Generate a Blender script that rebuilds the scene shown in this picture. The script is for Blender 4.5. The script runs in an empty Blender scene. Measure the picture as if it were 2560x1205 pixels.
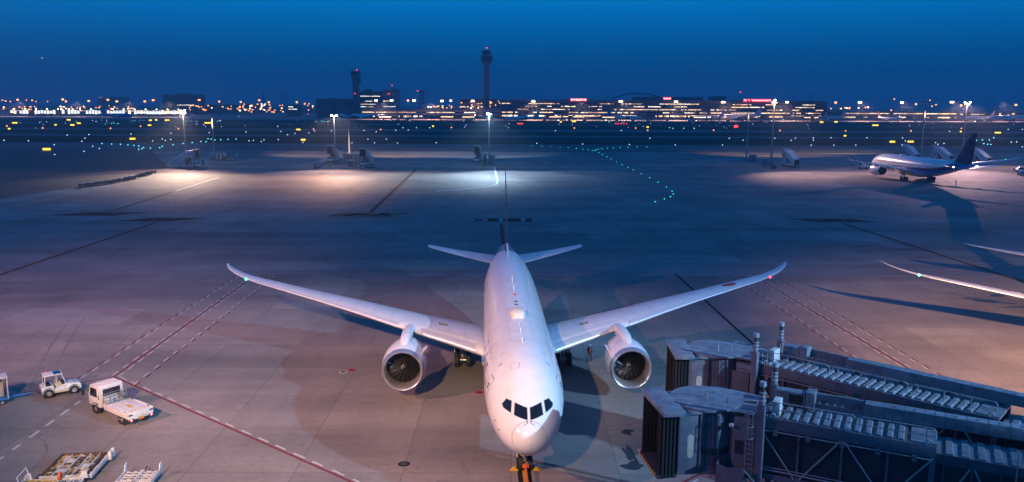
import bpy, bmesh, math, random
from mathutils import Vector, Matrix
from mathutils.bvhtree import BVHTree
R = math.radians
random.seed(7)
SC = bpy.context.scene
COL = SC.collection

# ------------------------------------------------------------------ camera
FPX, PITCH, CAMH, ROLL, CX, CY = 2023.5, .1682, 25.22, .0039, 1280.0, 602.5
_c, _s = math.cos(PITCH), math.sin(PITCH)
FWD = Vector((0, _c, -_s)); R0 = Vector((1, 0, 0)); D0 = Vector((0, -_s, -_c))
RGT = math.cos(ROLL) * R0 - math.sin(ROLL) * D0
DWN = math.sin(ROLL) * R0 + math.cos(ROLL) * D0
CAM = Vector((0, 0, CAMH))
cam = bpy.data.cameras.new('camera'); cam_o = bpy.data.objects.new('camera', cam); COL.objects.link(cam_o)
cam.sensor_width = 36.0; cam.lens = FPX / 2560 * 36.0; cam.clip_start = .5; cam.clip_end = 20000
m3 = Matrix((RGT, -DWN, -FWD)).transposed()
cam_o.matrix_world = Matrix.Translation(CAM) @ m3.to_4x4()
SC.camera = cam_o
def ray(u, v): return FWD + RGT * ((u - CX) / FPX) + DWN * ((v - CY) / FPX)
def G(u, v, z=0.0):                    # a pixel's point on the level z
    r = ray(u, v); return CAM + r * ((z - CAMH) / r.z)
def AT(u, v, Y):                       # a pixel's point at the distance Y
    r = ray(u, v); return CAM + r * (Y / r.y)

# ------------------------------------------------------------------ dusk sky
W = bpy.data.worlds.new('World'); SC.world = W; W.use_nodes = True
nt = W.node_tree; nt.nodes.clear()
tc = nt.nodes.new('ShaderNodeTexCoord'); sx = nt.nodes.new('ShaderNodeSeparateXYZ')
cr = nt.nodes.new('ShaderNodeValToRGB'); bg = nt.nodes.new('ShaderNodeBackground'); wo = nt.nodes.new('ShaderNodeOutputWorld')
nt.links.new(tc.outputs['Generated'], sx.inputs[0]); nt.links.new(sx.outputs['Z'], cr.inputs[0])
nt.links.new(cr.outputs[0], bg.inputs[0]); nt.links.new(bg.outputs[0], wo.inputs[0])
SKY = [(0.0, (.0050, .036, .145)), (.028, (.001, .048, .185)), (.060, (.0, .086, .290)), (.095, (.0, .142, .44)),
       (.130, (.0, .21, .62)), (.24, (.0, .20, .66)), (1.0, (.022, .080, .33))]
el = cr.color_ramp.elements
while len(el) < len(SKY): el.new(.5)
for e_, (p_, c_) in zip(el, SKY): e_.position = p_; e_.color = (*c_, 1)
bg.inputs[1].default_value = 1.0
# ------------------------------------------------------------------ view
SC.view_settings.view_transform = 'Standard'; SC.view_settings.look = 'None'
SC.view_settings.exposure = 0; SC.view_settings.gamma = 1; SC.view_settings.use_curve_mapping = False
SC.render.engine = 'CYCLES'
SC.cycles.use_denoising = True
SC.cycles.max_bounces = 5; SC.cycles.diffuse_bounces = 2; SC.cycles.glossy_bounces = 3
SC.cycles.transmission_bounces = 3; SC.cycles.volume_bounces = 0; SC.cycles.sample_clamp_indirect = 3
SC.cycles.caustics_reflective = False; SC.cycles.caustics_refractive = False

# ------------------------------------------------------------------ apron floodlights of the terminal (shining from beside and behind the deck)
def spot(name, loc, target, power, col, size, blend, rad=.6, wide=1.0):
    l = bpy.data.lights.new(name, 'SPOT'); l.energy = power; l.color = col
    l.spot_size = R(size); l.spot_blend = blend; l.shadow_soft_size = rad
    o = bpy.data.objects.new(name, l); COL.objects.link(o)
    loc, target = Vector(loc), Vector(target)
    o.matrix_world = Matrix.Translation(loc) @ (target - loc).to_track_quat('-Z', 'Y').to_matrix().to_4x4() @ Matrix.Diagonal((wide, 1, 1, 1))
    return o
# position, target, power, colour, cone, blend
FLOODS = [((-77, 16, 52), (-10, 72, 1), 350e3, (1.0, .42, .42), 26, 1.0, 2.0),
          ((-22, -8, 42.5), (-17, 69, 0), 410e3, (1.0, .62, .29), 25, 1.0, 2.1),
          ((-56, -6, 36), (-60, 94, 0), 800e3, (1.0, .46, .44), 19, 1.0, 2.2),
          ((36, -3, 38), (67, 75, 0), 1500e3, (1.0, .53, .32), 25, 1.0, 2.3),
          ((91, 8, 45), (1, 70, 3), 760e3, (.34, .63, 1.0), 20, 1.0, 2.0)]
for i, (p_, t_, e_, c_, s_, b_, w_) in enumerate(FLOODS):
    spot('floodlight', p_, t_, e_, c_, s_, b_, .7, w_)

# ------------------------------------------------------------------ materials
MATS = {}
def mat(name, col, rough=.5, metal=0.0, var=.12, scale=2.0, coat=0.0, emit=0.0, ecol=None, trans=0.0, bump=0.0, spec=.5, detail=6):
    if name in MATS: return MATS[name]
    m = bpy.data.materials.new(name); m.use_nodes = True; t = m.node_tree; b = t.nodes['Principled BSDF']
    b.inputs['Roughness'].default_value = rough; b.inputs['Metallic'].default_value = metal
    b.inputs['Coat Weight'].default_value = coat; b.inputs['Coat Roughness'].default_value = .12
    b.inputs['Specular IOR Level'].default_value = spec
    if trans: b.inputs['Transmission Weight'].default_value = trans
    co = t.nodes.new('ShaderNodeTexCoord'); nz = t.nodes.new('ShaderNodeTexNoise')
    nz.inputs['Scale'].default_value = scale; nz.inputs['Detail'].default_value = detail; nz.inputs['Roughness'].default_value = .62
    t.links.new(co.outputs['Object'], nz.inputs['Vector'])
    rp = t.nodes.new('ShaderNodeValToRGB'); rp.color_ramp.elements[0].position = .3; rp.color_ramp.elements[1].position = .7
    rp.color_ramp.elements[0].color = (*[max(0, x * (1 - var)) for x in col], 1); rp.color_ramp.elements[1].color = (*[min(1, x * (1 + var)) for x in col], 1)
    t.links.new(nz.outputs[0], rp.inputs[0]); t.links.new(rp.outputs[0], b.inputs['Base Color'])
    mr = t.nodes.new('ShaderNodeMapRange'); mr.inputs[3].default_value = max(0.02, rough * .82); mr.inputs[4].default_value = min(1, rough * 1.2)
    t.links.new(nz.outputs[0], mr.inputs[0]); t.links.new(mr.outputs[0], b.inputs['Roughness'])
    if bump:
        bp = t.nodes.new('ShaderNodeBump'); bp.inputs['Strength'].default_value = bump; bp.inputs['Distance'].default_value = .02
        t.links.new(nz.outputs[0], bp.inputs['Height']); t.links.new(bp.outputs[0], b.inputs['Normal'])
    if emit:
        b.inputs['Emission Color'].default_value = (*(ecol or col), 1); b.inputs['Emission Strength'].default_value = emit
        m.cycles.emission_sampling = 'NONE'
    MATS[name] = m
    return m

WHITE = mat('white_paint', (.62, .62, .62), .36, 0, .14, 2.6, .15)
WORN = mat('worn_white_paint', (.54, .53, .51), .48, 0, .28, 3.0)
DULLW = mat('dull_white_paint', (.62, .62, .61), .5, 0, .14, 2.0)
BLACK = mat('black_rubber', (.014, .014, .016), .75, 0, .3, 6)
DARK = mat('dark_grey', (.035, .036, .04), .6, 0, .25, 4)
MIDG = mat('mid_grey', (.16, .165, .175), .55, 0, .15, 3)
GREY = mat('grey_paint', (.30, .31, .33), .45, 0, .12, 2)
STEEL = mat('galvanised_steel', (.42, .43, .45), .38, .75, .15, 4)
CHROME = mat('bare_metal', (.50, .50, .52), .30, .75, .08, 3)
GLASS = mat('dark_glass', (.008, .010, .014), .05, 0, .1, 2, .6)
ORANGE = mat('orange_paint', (.62, .13, .03), .5, 0, .15, 4)
YELLOW = mat('yellow_paint', (.62, .36, .03), .5, 0, .18, 4)
REDP = mat('red_paint', (.40, .015, .03), .5, 0, .12, 4)
BLUEP = mat('blue_paint', (.02, .16, .45), .45, 0, .12, 4)
NAVY = mat('navy_paint', (.012, .024, .11), .3, 0, .1, 2, .3)
RUST = mat('rusty_steel', (.11, .055, .03), .8, .1, .5, 5)
CONC = mat('concrete', (.26, .25, .24), .85, 0, .2, .6)
BRIDGE = mat('bridge_grey_paint', (.125, .126, .15), .42, 0, .22, 1.6)
BRIDGED = mat('bridge_dark_paint', (.075, .08, .10), .5, 0, .2, 1.6)
ROOFM = mat('bridge_roof_panel', (.16, .17, .20), .45, 0, .42, 1.7)
RAIL = mat('rail_grey_paint', (.34, .33, .33), .5, 0, .15, 3)
def emitter(name, col, s): return mat(name, (.3, .3, .3), .4, 0, 0, 1, emit=s, ecol=col)
E_WHITE = emitter('lamp_white', (1, .90, .74), 30)
E_COOL = emitter('lamp_cool', (.62, .85, 1), 30)
E_WARM = emitter('lamp_sodium', (1, .50, .16), 14)
E_RED = emitter('lamp_red', (1, .04, .03), 4)
E_GREEN = emitter('lamp_green', (.02, 1, .38), 6)
E_SIGN = emitter('sign_yellow_face', (1, .70, .02), 2.2)
E_REDSIGN = emitter('sign_red_face', (1, .015, .035), 3.0)
E_SIGNW = emitter('sign_letter_face', (1, .55, .50), 5.0)
E_WIN = emitter('lit_window_warm', (1, .60, .27), 2.6)
E_WINW = emitter('lit_window_white', (1, .80, .55), 2.9)
E_WINC = emitter('lit_window_cool', (.75, .92, 1), 2.8)
E_BAY = emitter('lit_bay', (.92, .97, 1), 2.0)

# ------------------------------------------------------------------ mesh helpers
class MB:
    def __init__(s): s.v = []; s.f = []
    def add(s, vs, fs):
        o = len(s.v); s.v += [tuple(p) for p in vs]; s.f += [tuple(i + o for i in f) for f in fs]; return s
    def box(s, c, d, rz=0.0, M=None):
        x, y, z = d[0] / 2, d[1] / 2, d[2] / 2; ca, sa = math.cos(rz), math.sin(rz)
        vs = []
        for (i, j, k) in ((-1, -1, -1), (1, -1, -1), (1, 1, -1), (-1, 1, -1), (-1, -1, 1), (1, -1, 1), (1, 1, 1), (-1, 1, 1)):
            px, py, pz = i * x, j * y, k * z
            p = Vector((c[0] + px * ca - py * sa, c[1] + px * sa + py * ca, c[2] + pz))
            vs.append(M @ p if M else p)
        return s.add(vs, [(0, 3, 2, 1), (4, 5, 6, 7), (0, 1, 5, 4), (1, 2, 6, 5), (2, 3, 7, 6), (3, 0, 4, 7)])
    def bx(s, x0, x1, y0, y1, z0, z1): return s.box(((x0 + x1) / 2, (y0 + y1) / 2, (z0 + z1) / 2), (x1 - x0, y1 - y0, z1 - z0))
    def cyl(s, p0, p1, r0, r1=None, n=12, caps=True):
        p0, p1 = Vector(p0), Vector(p1); r1 = r0 if r1 is None else r1
        d = (p1 - p0).normalized(); a = d.orthogonal().normalized(); b = d.cross(a)
        vs = []
        for p, r in ((p0, r0), (p1, r1)):
            for i in range(n):
                t = 2 * math.pi * i / n; vs.append(p + (a * math.cos(t) + b * math.sin(t)) * r)
        fs = [(i, (i + 1) % n, n + (i + 1) % n, n + i) for i in range(n)]
        if caps: fs += [tuple(range(n - 1, -1, -1)), tuple(range(n, 2 * n))]
        return s.add(vs, fs)
    def tube(s, pts, r, n=6):
        pts = [Vector(p) for p in pts]
        for a, b in zip(pts, pts[1:]):
            if (b - a).length > 1e-6: s.cyl(a, b, r, r, n)
        return s
    def bar(s, p0, p1, w, h=None):      # square bar between two points
        p0, p1 = Vector(p0), Vector(p1); h = h or w; d = (p1 - p0).normalized()
        up = Vector((0, 0, 1)) if abs(d.z) < .95 else Vector((0, 1, 0))
        a = d.cross(up).normalized() * w / 2; b = a.cross(d).normalized() * h / 2
        vs = [p + i * a + j * b for p in (p0, p1) for i, j in ((-1, -1), (1, -1), (1, 1), (-1, 1))]
        return s.add(vs, [(0, 1, 2, 3), (7, 6, 5, 4), (0, 4, 5, 1), (1, 5, 6, 2), (2, 6, 7, 3), (3, 7, 4, 0)])
    def loft(s, rings, caps=True, closed=True):
        n = len(rings[0]); o = [p for r in rings for p in r]; fs = []
        for k in range(len(rings) - 1):
            for i in range(n if closed else n - 1):
                j = (i + 1) % n; fs.append((k * n + i, k * n + j, (k + 1) * n + j, (k + 1) * n + i))
        if caps: fs += [tuple(range(n - 1, -1, -1)), tuple((len(rings) - 1) * n + i for i in range(n))]
        return s.add(o, fs)
    def lathe(s, prof, c, n=32, axis='y'):     # prof: (along, radius)
        rings = []
        for a, r in prof:
            rg = []
            for i in range(n):
                t = 2 * math.pi * i / n
                if axis == 'y': rg.append((c[0] + r * math.cos(t), c[1] + a, c[2] + r * math.sin(t)))
                elif axis == 'x': rg.append((c[0] + a, c[1] + r * math.cos(t), c[2] + r * math.sin(t)))
                else: rg.append((c[0] + r * math.cos(t), c[1] + r * math.sin(t), c[2] + a))
            rings.append(rg)
        return s.loft(rings, False)
    def prism(s, poly, d0, d1, axis='y'):      # poly in the other two axes
        def P(p, d): return (p[0], d, p[1]) if axis == 'y' else ((d, p[0], p[1]) if axis == 'x' else (p[0], p[1], d))
        n = len(poly); vs = [P(p, d0) for p in poly] + [P(p, d1) for p in poly]
        return s.add(vs, [tuple(range(n)), tuple(range(2 * n - 1, n - 1, -1))] + [(i, n + i, n + (i + 1) % n, (i + 1) % n) for i in range(n)])
    def ball(s, c, r, n=8, m=5):
        rings = []
        for k in range(1, m):
            t = math.pi * k / m; rings.append([(c[0] + r * math.sin(t) * math.cos(2 * math.pi * i / n), c[1] + r * math.sin(t) * math.sin(2 * math.pi * i / n), c[2] + r * math.cos(t)) for i in range(n)])
        return s.loft(rings, True)
    def mesh(s, name, m, angle=35, bevel=0.0, recalc=True):
        me = bpy.data.meshes.new(name); me.from_pydata(s.v, [], s.f)
        if recalc or bevel:
            b = bmesh.new(); b.from_mesh(me)
            if bevel: bmesh.ops.remove_doubles(b, verts=b.verts, dist=1e-5)
            bmesh.ops.recalc_face_normals(b, faces=b.faces)
            if bevel:
                es = [e for e in b.edges if len(e.link_faces) == 2 and e.calc_face_angle(0) > R(30)]
                bmesh.ops.bevel(b, geom=es, offset=bevel, segments=2, profile=.6, affect='EDGES', clamp_overlap=True)
            b.to_mesh(me); b.free()
        if angle:
            me.polygons.foreach_set('use_smooth', [True] * len(me.polygons)); me.set_sharp_from_angle(angle=R(angle))
        if m: me.materials.append(m)
        return me
    def build(s, name, m, parent=None, angle=35, bevel=0.0, recalc=True):
        o = bpy.data.objects.new(name, s.mesh(name, m, angle, bevel, recalc)); COL.objects.link(o)
        if parent is not None: o.parent = parent
        return o
def tag(o, label, cat, group=None):
    o['label'] = label; o['category'] = cat
    if group: o['group'] = group
    return o
def thing(name, label, cat, loc=(0, 0, 0), rz=0.0, group=None):
    o = bpy.data.objects.new(name, None); COL.objects.link(o); o.location = loc; o.rotation_euler = (0, 0, rz); o.empty_display_size = .3
    return tag(o, label, cat, group)
def struct(o): o['kind'] = 'structure'; return o
def stuff(o): o['kind'] = 'stuff'; return o
def copy_tree(o, parent=None):
    c = o.copy(); COL.objects.link(c); c.parent = parent
    for ch in o.children: copy_tree(ch, c)
    return c
def put(o, loc, rz=0.0, label=None, group=None, scale=None):
    o.location = loc; o.rotation_euler = (0, 0, rz)
    if label: o['label'] = label
    if group: o['group'] = group
    if scale: o.scale = (scale,) * 3
    return o
def link(name, me, parent=None, loc=None, rz=None):
    o = bpy.data.objects.new(name, me); COL.objects.link(o)
    if parent is not None: o.parent = parent
    if loc is not None: o.location = loc
    if rz is not None: o.rotation_euler = (0, 0, rz)
    return o
def text_shape(txt, size=1.0, align='CENTER'):
    cu = bpy.data.curves.new('t', 'FONT'); cu.body = txt; cu.size = size; cu.align_x = align; cu.align_y = 'CENTER'; cu.resolution_u = 3; cu.fill_mode = 'FRONT'
    o = bpy.data.objects.new('t', cu); COL.objects.link(o)
    bpy.context.view_layer.update()
    me = o.evaluated_get(bpy.context.evaluated_depsgraph_get()).to_mesh()
    vs = [(v.co.x, v.co.y) for v in me.vertices]; fs = [tuple(p.vertices) for p in me.polygons]
    bpy.data.objects.remove(o); bpy.data.curves.remove(cu)
    return vs, fs
def interp(tab, x, k):
    # monotone-ish smooth interpolation of table rows (first column is the key)
    n = len(tab)
    if x <= tab[0][0]: return tab[0][k]
    if x >= tab[-1][0]: return tab[-1][k]
    for i in range(n - 1):
        if tab[i][0] <= x <= tab[i + 1][0]: break
    x0, x1 = tab[i][0], tab[i + 1][0]; y0, y1 = tab[i][k], tab[i + 1][k]; h = x1 - x0
    d = (y1 - y0) / h
    def slope(a):
        if a == 0 or a == n - 1: return None
        l = (tab[a][k] - tab[a - 1][k]) / (tab[a][0] - tab[a - 1][0]); r = (tab[a + 1][k] - tab[a][k]) / (tab[a + 1][0] - tab[a][0])
        return 0.0 if l * r <= 0 else 2 * l * r / (l + r)
    s0 = slope(i); s1 = slope(i + 1); s0 = d if s0 is None else s0; s1 = d if s1 is None else s1
    t = (x - x0) / h
    return (2 * t**3 - 3 * t**2 + 1) * y0 + (t**3 - 2 * t**2 + t) * h * s0 + (-2 * t**3 + 3 * t**2) * y1 + (t**3 - t**2) * h * s1
# ------------------------------------------------------------------ ground
def ground_mat(name, col, stain, slab=0.0, joint=0.0, streak=(1, 1, 1), rough=.8, tone=.35, spec=.4):
    m = bpy.data.materials.new(name); m.use_nodes = True; t = m.node_tree; b = t.nodes['Principled BSDF']
    N, L = t.nodes.new, t.links.new
    co = N('ShaderNodeTexCoord')
    def noise(scale, detail, vec=None, rough_=.6):
        n = N('ShaderNodeTexNoise'); n.inputs['Scale'].default_value = scale; n.inputs['Detail'].default_value = detail; n.inputs['Roughness'].default_value = rough_
        L(vec or co.outputs['Object'], n.inputs['Vector']); return n.outputs[0]
    def ramp(v, a, b_, ca, cb):
        r = N('ShaderNodeValToRGB'); r.color_ramp.elements[0].position = a; r.color_ramp.elements[1].position = b_
        r.color_ramp.elements[0].color = (*ca, 1); r.color_ramp.elements[1].color = (*cb, 1); L(v, r.inputs[0]); return r.outputs[0]
    def mul(a, b_, f=1.0):
        x = N('ShaderNodeMix'); x.data_type = 'RGBA'; x.blend_type = 'MULTIPLY'; x.inputs[0].default_value = f
        L(a, x.inputs[6]); L(b_, x.inputs[7]); return x.outputs[2]
    mp = N('ShaderNodeMapping'); mp.inputs['Scale'].default_value = streak; L(co.outputs['Object'], mp.inputs[0])
    c = ramp(noise(.035, 8), .25, .75, [x * (1 - tone) for x in col], [x * (1 + tone * .6) for x in col])
    c = mul(c, ramp(noise(.16, 6, mp.outputs[0]), .3, .62, (stain,) * 3, (1, 1, 1)))
    c = mul(c, ramp(noise(2.2, 5), .3, .7, (.86, .86, .87), (1.06, 1.05, 1.04)))
    c = mul(c, ramp(noise(.55, 9, None, .72), .28, .42, (.72, .71, .72), (1, 1, 1)))
    mq = N('ShaderNodeMapping'); mq.inputs['Scale'].default_value = (.012, .075, 1); L(co.outputs['Object'], mq.inputs[0])
    c = mul(c, ramp(noise(1.0, 5, mq.outputs[0]), .36, .56, (.62, .63, .66), (1, 1, 1)))
    if slab:
        br = N('ShaderNodeTexBrick'); br.offset = 0; br.inputs['Scale'].default_value = 1.0
        br.inputs['Brick Width'].default_value = slab; br.inputs['Row Height'].default_value = slab
        br.inputs['Mortar Size'].default_value = joint; br.inputs['Mortar Smooth'].default_value = .2
        br.inputs['Color1'].default_value = (.84, .84, .85, 1); br.inputs['Color2'].default_value = (1.08, 1.08, 1.07, 1); br.inputs['Mortar'].default_value = (.60, .59, .59, 1)
        L(co.outputs['Object'], br.inputs['Vector']); c = mul(c, br.outputs[0])
    L(c, b.inputs['Base Color']); b.inputs['Specular IOR Level'].default_value = spec
    mr = N('ShaderNodeMapRange'); mr.inputs[3].default_value = rough - .18; mr.inputs[4].default_value = min(1, rough + .12); L(noise(.3, 6), mr.inputs[0]); L(mr.outputs[0], b.inputs['Roughness'])
    bp = N('ShaderNodeBump'); bp.inputs['Strength'].default_value = .15; bp.inputs['Distance'].default_value = .01; L(noise(9, 4), bp.inputs['Height']); L(bp.outputs[0], b.inputs['Normal'])
    return m
CONCG = ground_mat('apron_concrete', (.275, .252, .238), .78, 7.5, .035, (1, .25, 1))
ASPH = ground_mat('asphalt', (.055, .056, .06), .8, 0, 0, (.3, 1, 1), .75)
TAXI = ground_mat('taxiway_asphalt', (.085, .085, .09), .8, 0, 0, (.2, 1, 1), .7)
GRASS = ground_mat('mown_grass', (.030, .050, .026), .6, 0, 0, (.25, 1.6, 1), .95, .5, .1)
ROADC = ground_mat('service_road_concrete', (.235, .22, .215), .85, 0, 0, (.25, 1, 1), .75)
def sheet(name, pts, z, m, parent=None, sub=1):
    o = MB().add([(p[0], p[1], z) for p in pts], [tuple(range(len(pts)))]).build(name, m, parent, angle=0, recalc=False)
    if parent is None: struct(o)
    return o
def rect(x0, x1, y0, y1): return [(x0, y0), (x1, y0), (x1, y1), (x0, y1)]
sheet('grass_field', rect(-7000, 7000, -400, 7500), -.06, GRASS)
lb = [G(-700, 640), G(0, 497), G(230, 462), G(420, 418)]
apron = sheet('apron', [(-260, -120), (330, -120), (420, 436)] + [(p.x, p.y) for p in (G(380, 376), )] + [(p.x, p.y) for p in lb[::-1]] + [(-260, 60)], 0, CONCG)
sheet('service_asphalt', rect(-620, 700, -130, 436.5), -.03, ASPH)
sheet('taxiway', rect(-1200, 1200, 437, 512), -.02, TAXI)
sheet('taxiway', rect(-1500, 1500, 618, 652), -.03, TAXI)
sheet('runway', rect(-1800, 1800, 745, 806), -.03, TAXI)
sheet('taxiway', rect(-1800, 1800, 960, 992), -.03, TAXI)
sheet('far_apron', rect(-2600, 2600, 1236, 2100), -.03, CONCG)
# service road crossing behind the stands
road = sheet('service_road', rect(-330, 330, 118.2, 128.9), .004, ROADC, apron)
# ------------------------------------------------------------------ painted markings, every stroke a piece of the apron
PWHITE = mat('white_marking', (.46, .46, .455), .8, 0, .25, 1.5)
PFAINT = mat('worn_white_marking', (.36, .36, .37), .7, 0, .3, 1.5)
PRED = mat('red_marking', (.15, .010, .028), .85, 0, .2, 1.5)
PYEL = mat('yellow_marking', (.45, .26, .03), .7, 0, .25, 1.5)
PBLK = mat('black_marking', (.016, .016, .018), .95, 0, .25, 1.5, spec=.05)
PPAN = mat('worn_black_panel', (.034, .032, .034), .95, 0, .5, .5, spec=.05)
PFRESH = mat('fresh_white_marking', (.80, .80, .78), .7, 0, .1, 1.5)
PNUM = mat('numeral_orange', (.50, .22, .11), .9, 0, .3, 1.5, spec=.1)
PTAN = mat('faded_orange_marking', (.30, .13, .07), .9, 0, .3, 1.5, spec=.1)
_q = {}
def stroke(name, p0, p1, w, m, z=.008, parent=None):
    if m.name not in _q: _q[m.name] = MB().add([(-.5, -.5, 0), (.5, -.5, 0), (.5, .5, 0), (-.5, .5, 0)], [(0, 1, 2, 3)]).mesh(name, m, 0, 0, False)
    a, b = Vector((p0[0], p0[1], 0)), Vector((p1[0], p1[1], 0)); d = b - a
    o = link(name, _q[m.name], parent or apron, ((a.x + b.x) / 2, (a.y + b.y) / 2, z), math.atan2(d.y, d.x)); o.scale = (d.length, w, 1)
    return o
def dashes(name, p0, p1, w, on, off, m, z=.008, start=0.0, jit=0.0):
    a, b = Vector((p0[0], p0[1], 0)), Vector((p1[0], p1[1], 0)); L_ = (b - a).length; d = (b - a) / L_; t = start
    while t < L_ - .3:
        e = min(L_, t + on * (1 + random.uniform(-jit, jit))); stroke(name, a + d * t, a + d * e, w, m, z); t += on + off
def offs(p0, p1, k):
    d = (Vector((p1[0], p1[1], 0)) - Vector((p0[0], p0[1], 0))).normalized(); n = Vector((-d.y, d.x, 0)) * k
    return (p0[0] + n.x, p0[1] + n.y), (p1[0] + n.x, p1[1] + n.y)
def g2(u, v): p = G(u, v); return (p.x, p.y)
# road edges and centre dashes
for y_ in (118.5, 128.5): stroke('white_road_line', (-300, y_), (300, y_), .16, PFAINT, .012)
dashes('white_dash', (-140, 123.5), (150, 123.5), .16, 3.0, 3.1, PFAINT, .012)
# red safety lines with their white dashes, left of the stand
J = g2(285, 942)
def redline(p0, p1, side=(1, -1), w=.19):
    stroke('red_line', p0, p1, w, PRED, .012)
    for s in side:
        q0, q1 = offs(p0, p1, .33 * s); dashes('white_dash', q0, q1, .13, 1.25, .95, PWHITE, .010, .4 * (s > 0), .1)
redline(J, g2(890, 1210), (1,)); redline(J, g2(-30, 998), (1,)); redline(J, g2(642, 686))
def dashpair(p0, p1, s):
    dashes('red_dash', p0, p1, .17, 1.15, 1.15, PRED, .012)
    q0, q1 = offs(p0, p1, .30 * s); dashes('white_dash', q0, q1, .14, 1.15, 1.15, PWHITE, .010, .3)
dashpair(g2(186, 951), g2(592, 690), -1); dashpair(g2(336, 966), g2(696, 686), 1)
# and right of the stand
redline(g2(1880, 687), g2(2420, 1010)); dashpair(g2(1824, 687), g2(2180, 925), 1); dashpair(g2(1934, 691), g2(2420, 978), -1)
stroke('red_line', g2(2240, 926), g2(2620, 1005), .2, PRED, .014)
stroke('red_line', g2(1690, 1215), g2(1805, 1158), .2, PRED, .014); dashes('white_dash', g2(1722, 1210), g2(1800, 1172), .14, 1.0, .8, PWHITE)
# long white dashes running to the carts
dashes('white_dash', g2(-20, 1162), g2(200, 1003), .22, 1.15, 1.1, PWHITE, .008, .2, .15)
# lead-in lines: yellow core on a black ground
def leadin(p0, p1, w=.85, core=PYEL):
    stroke('black_line', p0, p1, w, PBLK, .016)
    if core: stroke('lead_in_line', p0, p1, w * .28, core, .020)
leadin(g2(1314, 1212), g2(1300, 1095), .9); leadin(g2(-60, 707), g2(392, 556), .75, PTAN); leadin(g2(2106, 558), g2(2640, 731), .75, PTAN)
leadin(g2(1259, 622), g2(1253, 560), .55, PTAN); leadin(g2(926, 531), g2(1040, 424), .95, PTAN); leadin(g2(268, 531), g2(432, 480), .8, PTAN)
stroke('black_line', g2(1689, 685), g2(1905, 880), .30, PBLK, .016)
stroke('white_line', g2(440, 477), g2(548, 443), .7, PFRESH, .016); stroke('white_line', g2(548, 443), g2(640, 415), .35, PTAN, .016)
dashes('white_dash', g2(425, 511), g2(520, 478), .4, 2.6, 2.2, PFAINT)
stroke('white_line', g2(722, 477), g2(825, 435), .25, PFAINT); stroke('white_line', g2(755, 470), g2(812, 448), .2, PFAINT)
dashes('orange_dash', g2(1030, 528), g2(1088, 440), .22, 3.0, 3.0, PTAN)
pts = [g2(1236, 418), g2(1241, 440), g2(1244, 452), g2(1241, 461), g2(1222, 466), g2(1190, 470), g2(1150, 474), g2(1090, 478)]
for a_, b_ in zip(pts, pts[1:]): stroke('white_line', a_, b_, .7, PFRESH, .02)
stroke('white_line', g2(1221, 438), g2(1219, 458), .3, PWHITE); stroke('white_line', g2(1224, 438), g2(1223, 458), .3, PWHITE); stroke('white_line', g2(1222, 459), g2(1240, 459), .3, PFAINT)
for a_, b_, w_ in (((0, 480), (1280, 482), .3), ((0, 485), (640, 485), .22), ((1290, 483), (2620, 487), .25), ((380, 579), (1240, 580), .16), ((1640, 580), (2470, 582), .16)):
    stroke('white_line', g2(*a_), g2(*b_), w_, PFAINT)
stroke('white_line', g2(2345, 452), g2(2460, 480), .5, PWHITE); stroke('white_line', g2(2080, 446), g2(2180, 452), .3, PFAINT)
for a_, b_ in (((-40, 517), (330, 441)), ((-40, 530), (255, 470))): stroke('white_line', g2(*a_), g2(*b_), .3, PFAINT, .024)
# stand numbers: dark panels with painted numerals
for (txt, c_, w_, h_, rz, m_) in (('123', (918, 537), 15.0, 5.6, -.52, PNUM), ('011', (1252, 550), 13.6, 5.0, 0, PFAINT), ('124', (250, 535), 15.0, 5.6, -.85, PTAN), ('111', (405, 549), 12.5, 5.2, -.82, PTAN), ('501', (2082, 551), 14.0, 5.2, .75, PTAN)):
    p = G(*c_)
    sk = math.tan(rz)                   # the panels are sheared along the stand's lead-in line
    pn = MB().add([(x + -y * sk, y, 0) for x, y in ((-w_ / 2, -h_ / 2), (w_ / 2, -h_ / 2), (w_ / 2, h_ / 2), (-w_ / 2, h_ / 2))], [(0, 1, 2, 3)]).build('stand_number_panel', PPAN, apron, 0, 0, False)
    pn.location = (p.x, p.y, .024)
    vs, fs = text_shape(txt, h_ * 1.12)
    k = MB().add([(x * 1.75 + -y * sk, y, .004) for x, y in vs], fs).build('stand_number', m_, pn, 0, 0, False)
# drain and hydrant covers
for u, v, m_ in ((858, 930, PFAINT), (879, 925, REDP), (1199, 981, REDP), (1010, 1160, PBLK)):
    p = G(u, v)
    o = MB().cyl((0, 0, -.02), (0, 0, .012), .42, .42, 20).build('hydrant_cover_ring', m_, apron); o.location = (p.x, p.y, 0)
    MB().cyl((0, 0, .0), (0, 0, .018), .27, .27, 20).build('hydrant_cover', DARK, o)
# dark oil stains with ragged edges
STAIN = mat('oil_stain', (.028, .028, .032), .45, 0, .3, 2)
def blob(c, rx, ry, seed, rz=0):
    rr = random.Random(seed); n = 26; ph = [rr.uniform(0, 6.3) for _ in range(4)]; am = [rr.uniform(.05, .22) for _ in range(4)]
    ps = []
    for i in range(n):
        t = 2 * math.pi * i / n; k = 1 + sum(am[j] * math.sin((j + 2) * t + ph[j]) for j in range(4)); x, y = rx * k * math.cos(t), ry * k * math.sin(t)
        ps.append((c[0] + x * math.cos(rz) - y * math.sin(rz), c[1] + x * math.sin(rz) + y * math.cos(rz)))
    return sheet('oil_stain', ps, .026, STAIN, apron)
for i, (u, v, a, b_, rz) in enumerate(((1582, 1165, .85, .55, .2), (1575, 1135, .35, 1.3, .15), (1568, 1080, .45, .5, 0), (2496, 739, 1.0, .8, .2), (2470, 753, 2.4, .9, -.5), (2545, 768, 2.6, .3, .15), (2420, 742, 3.0, .12, -.9))):
    blob(g2(u, v), a, b_, i, rz)
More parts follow.
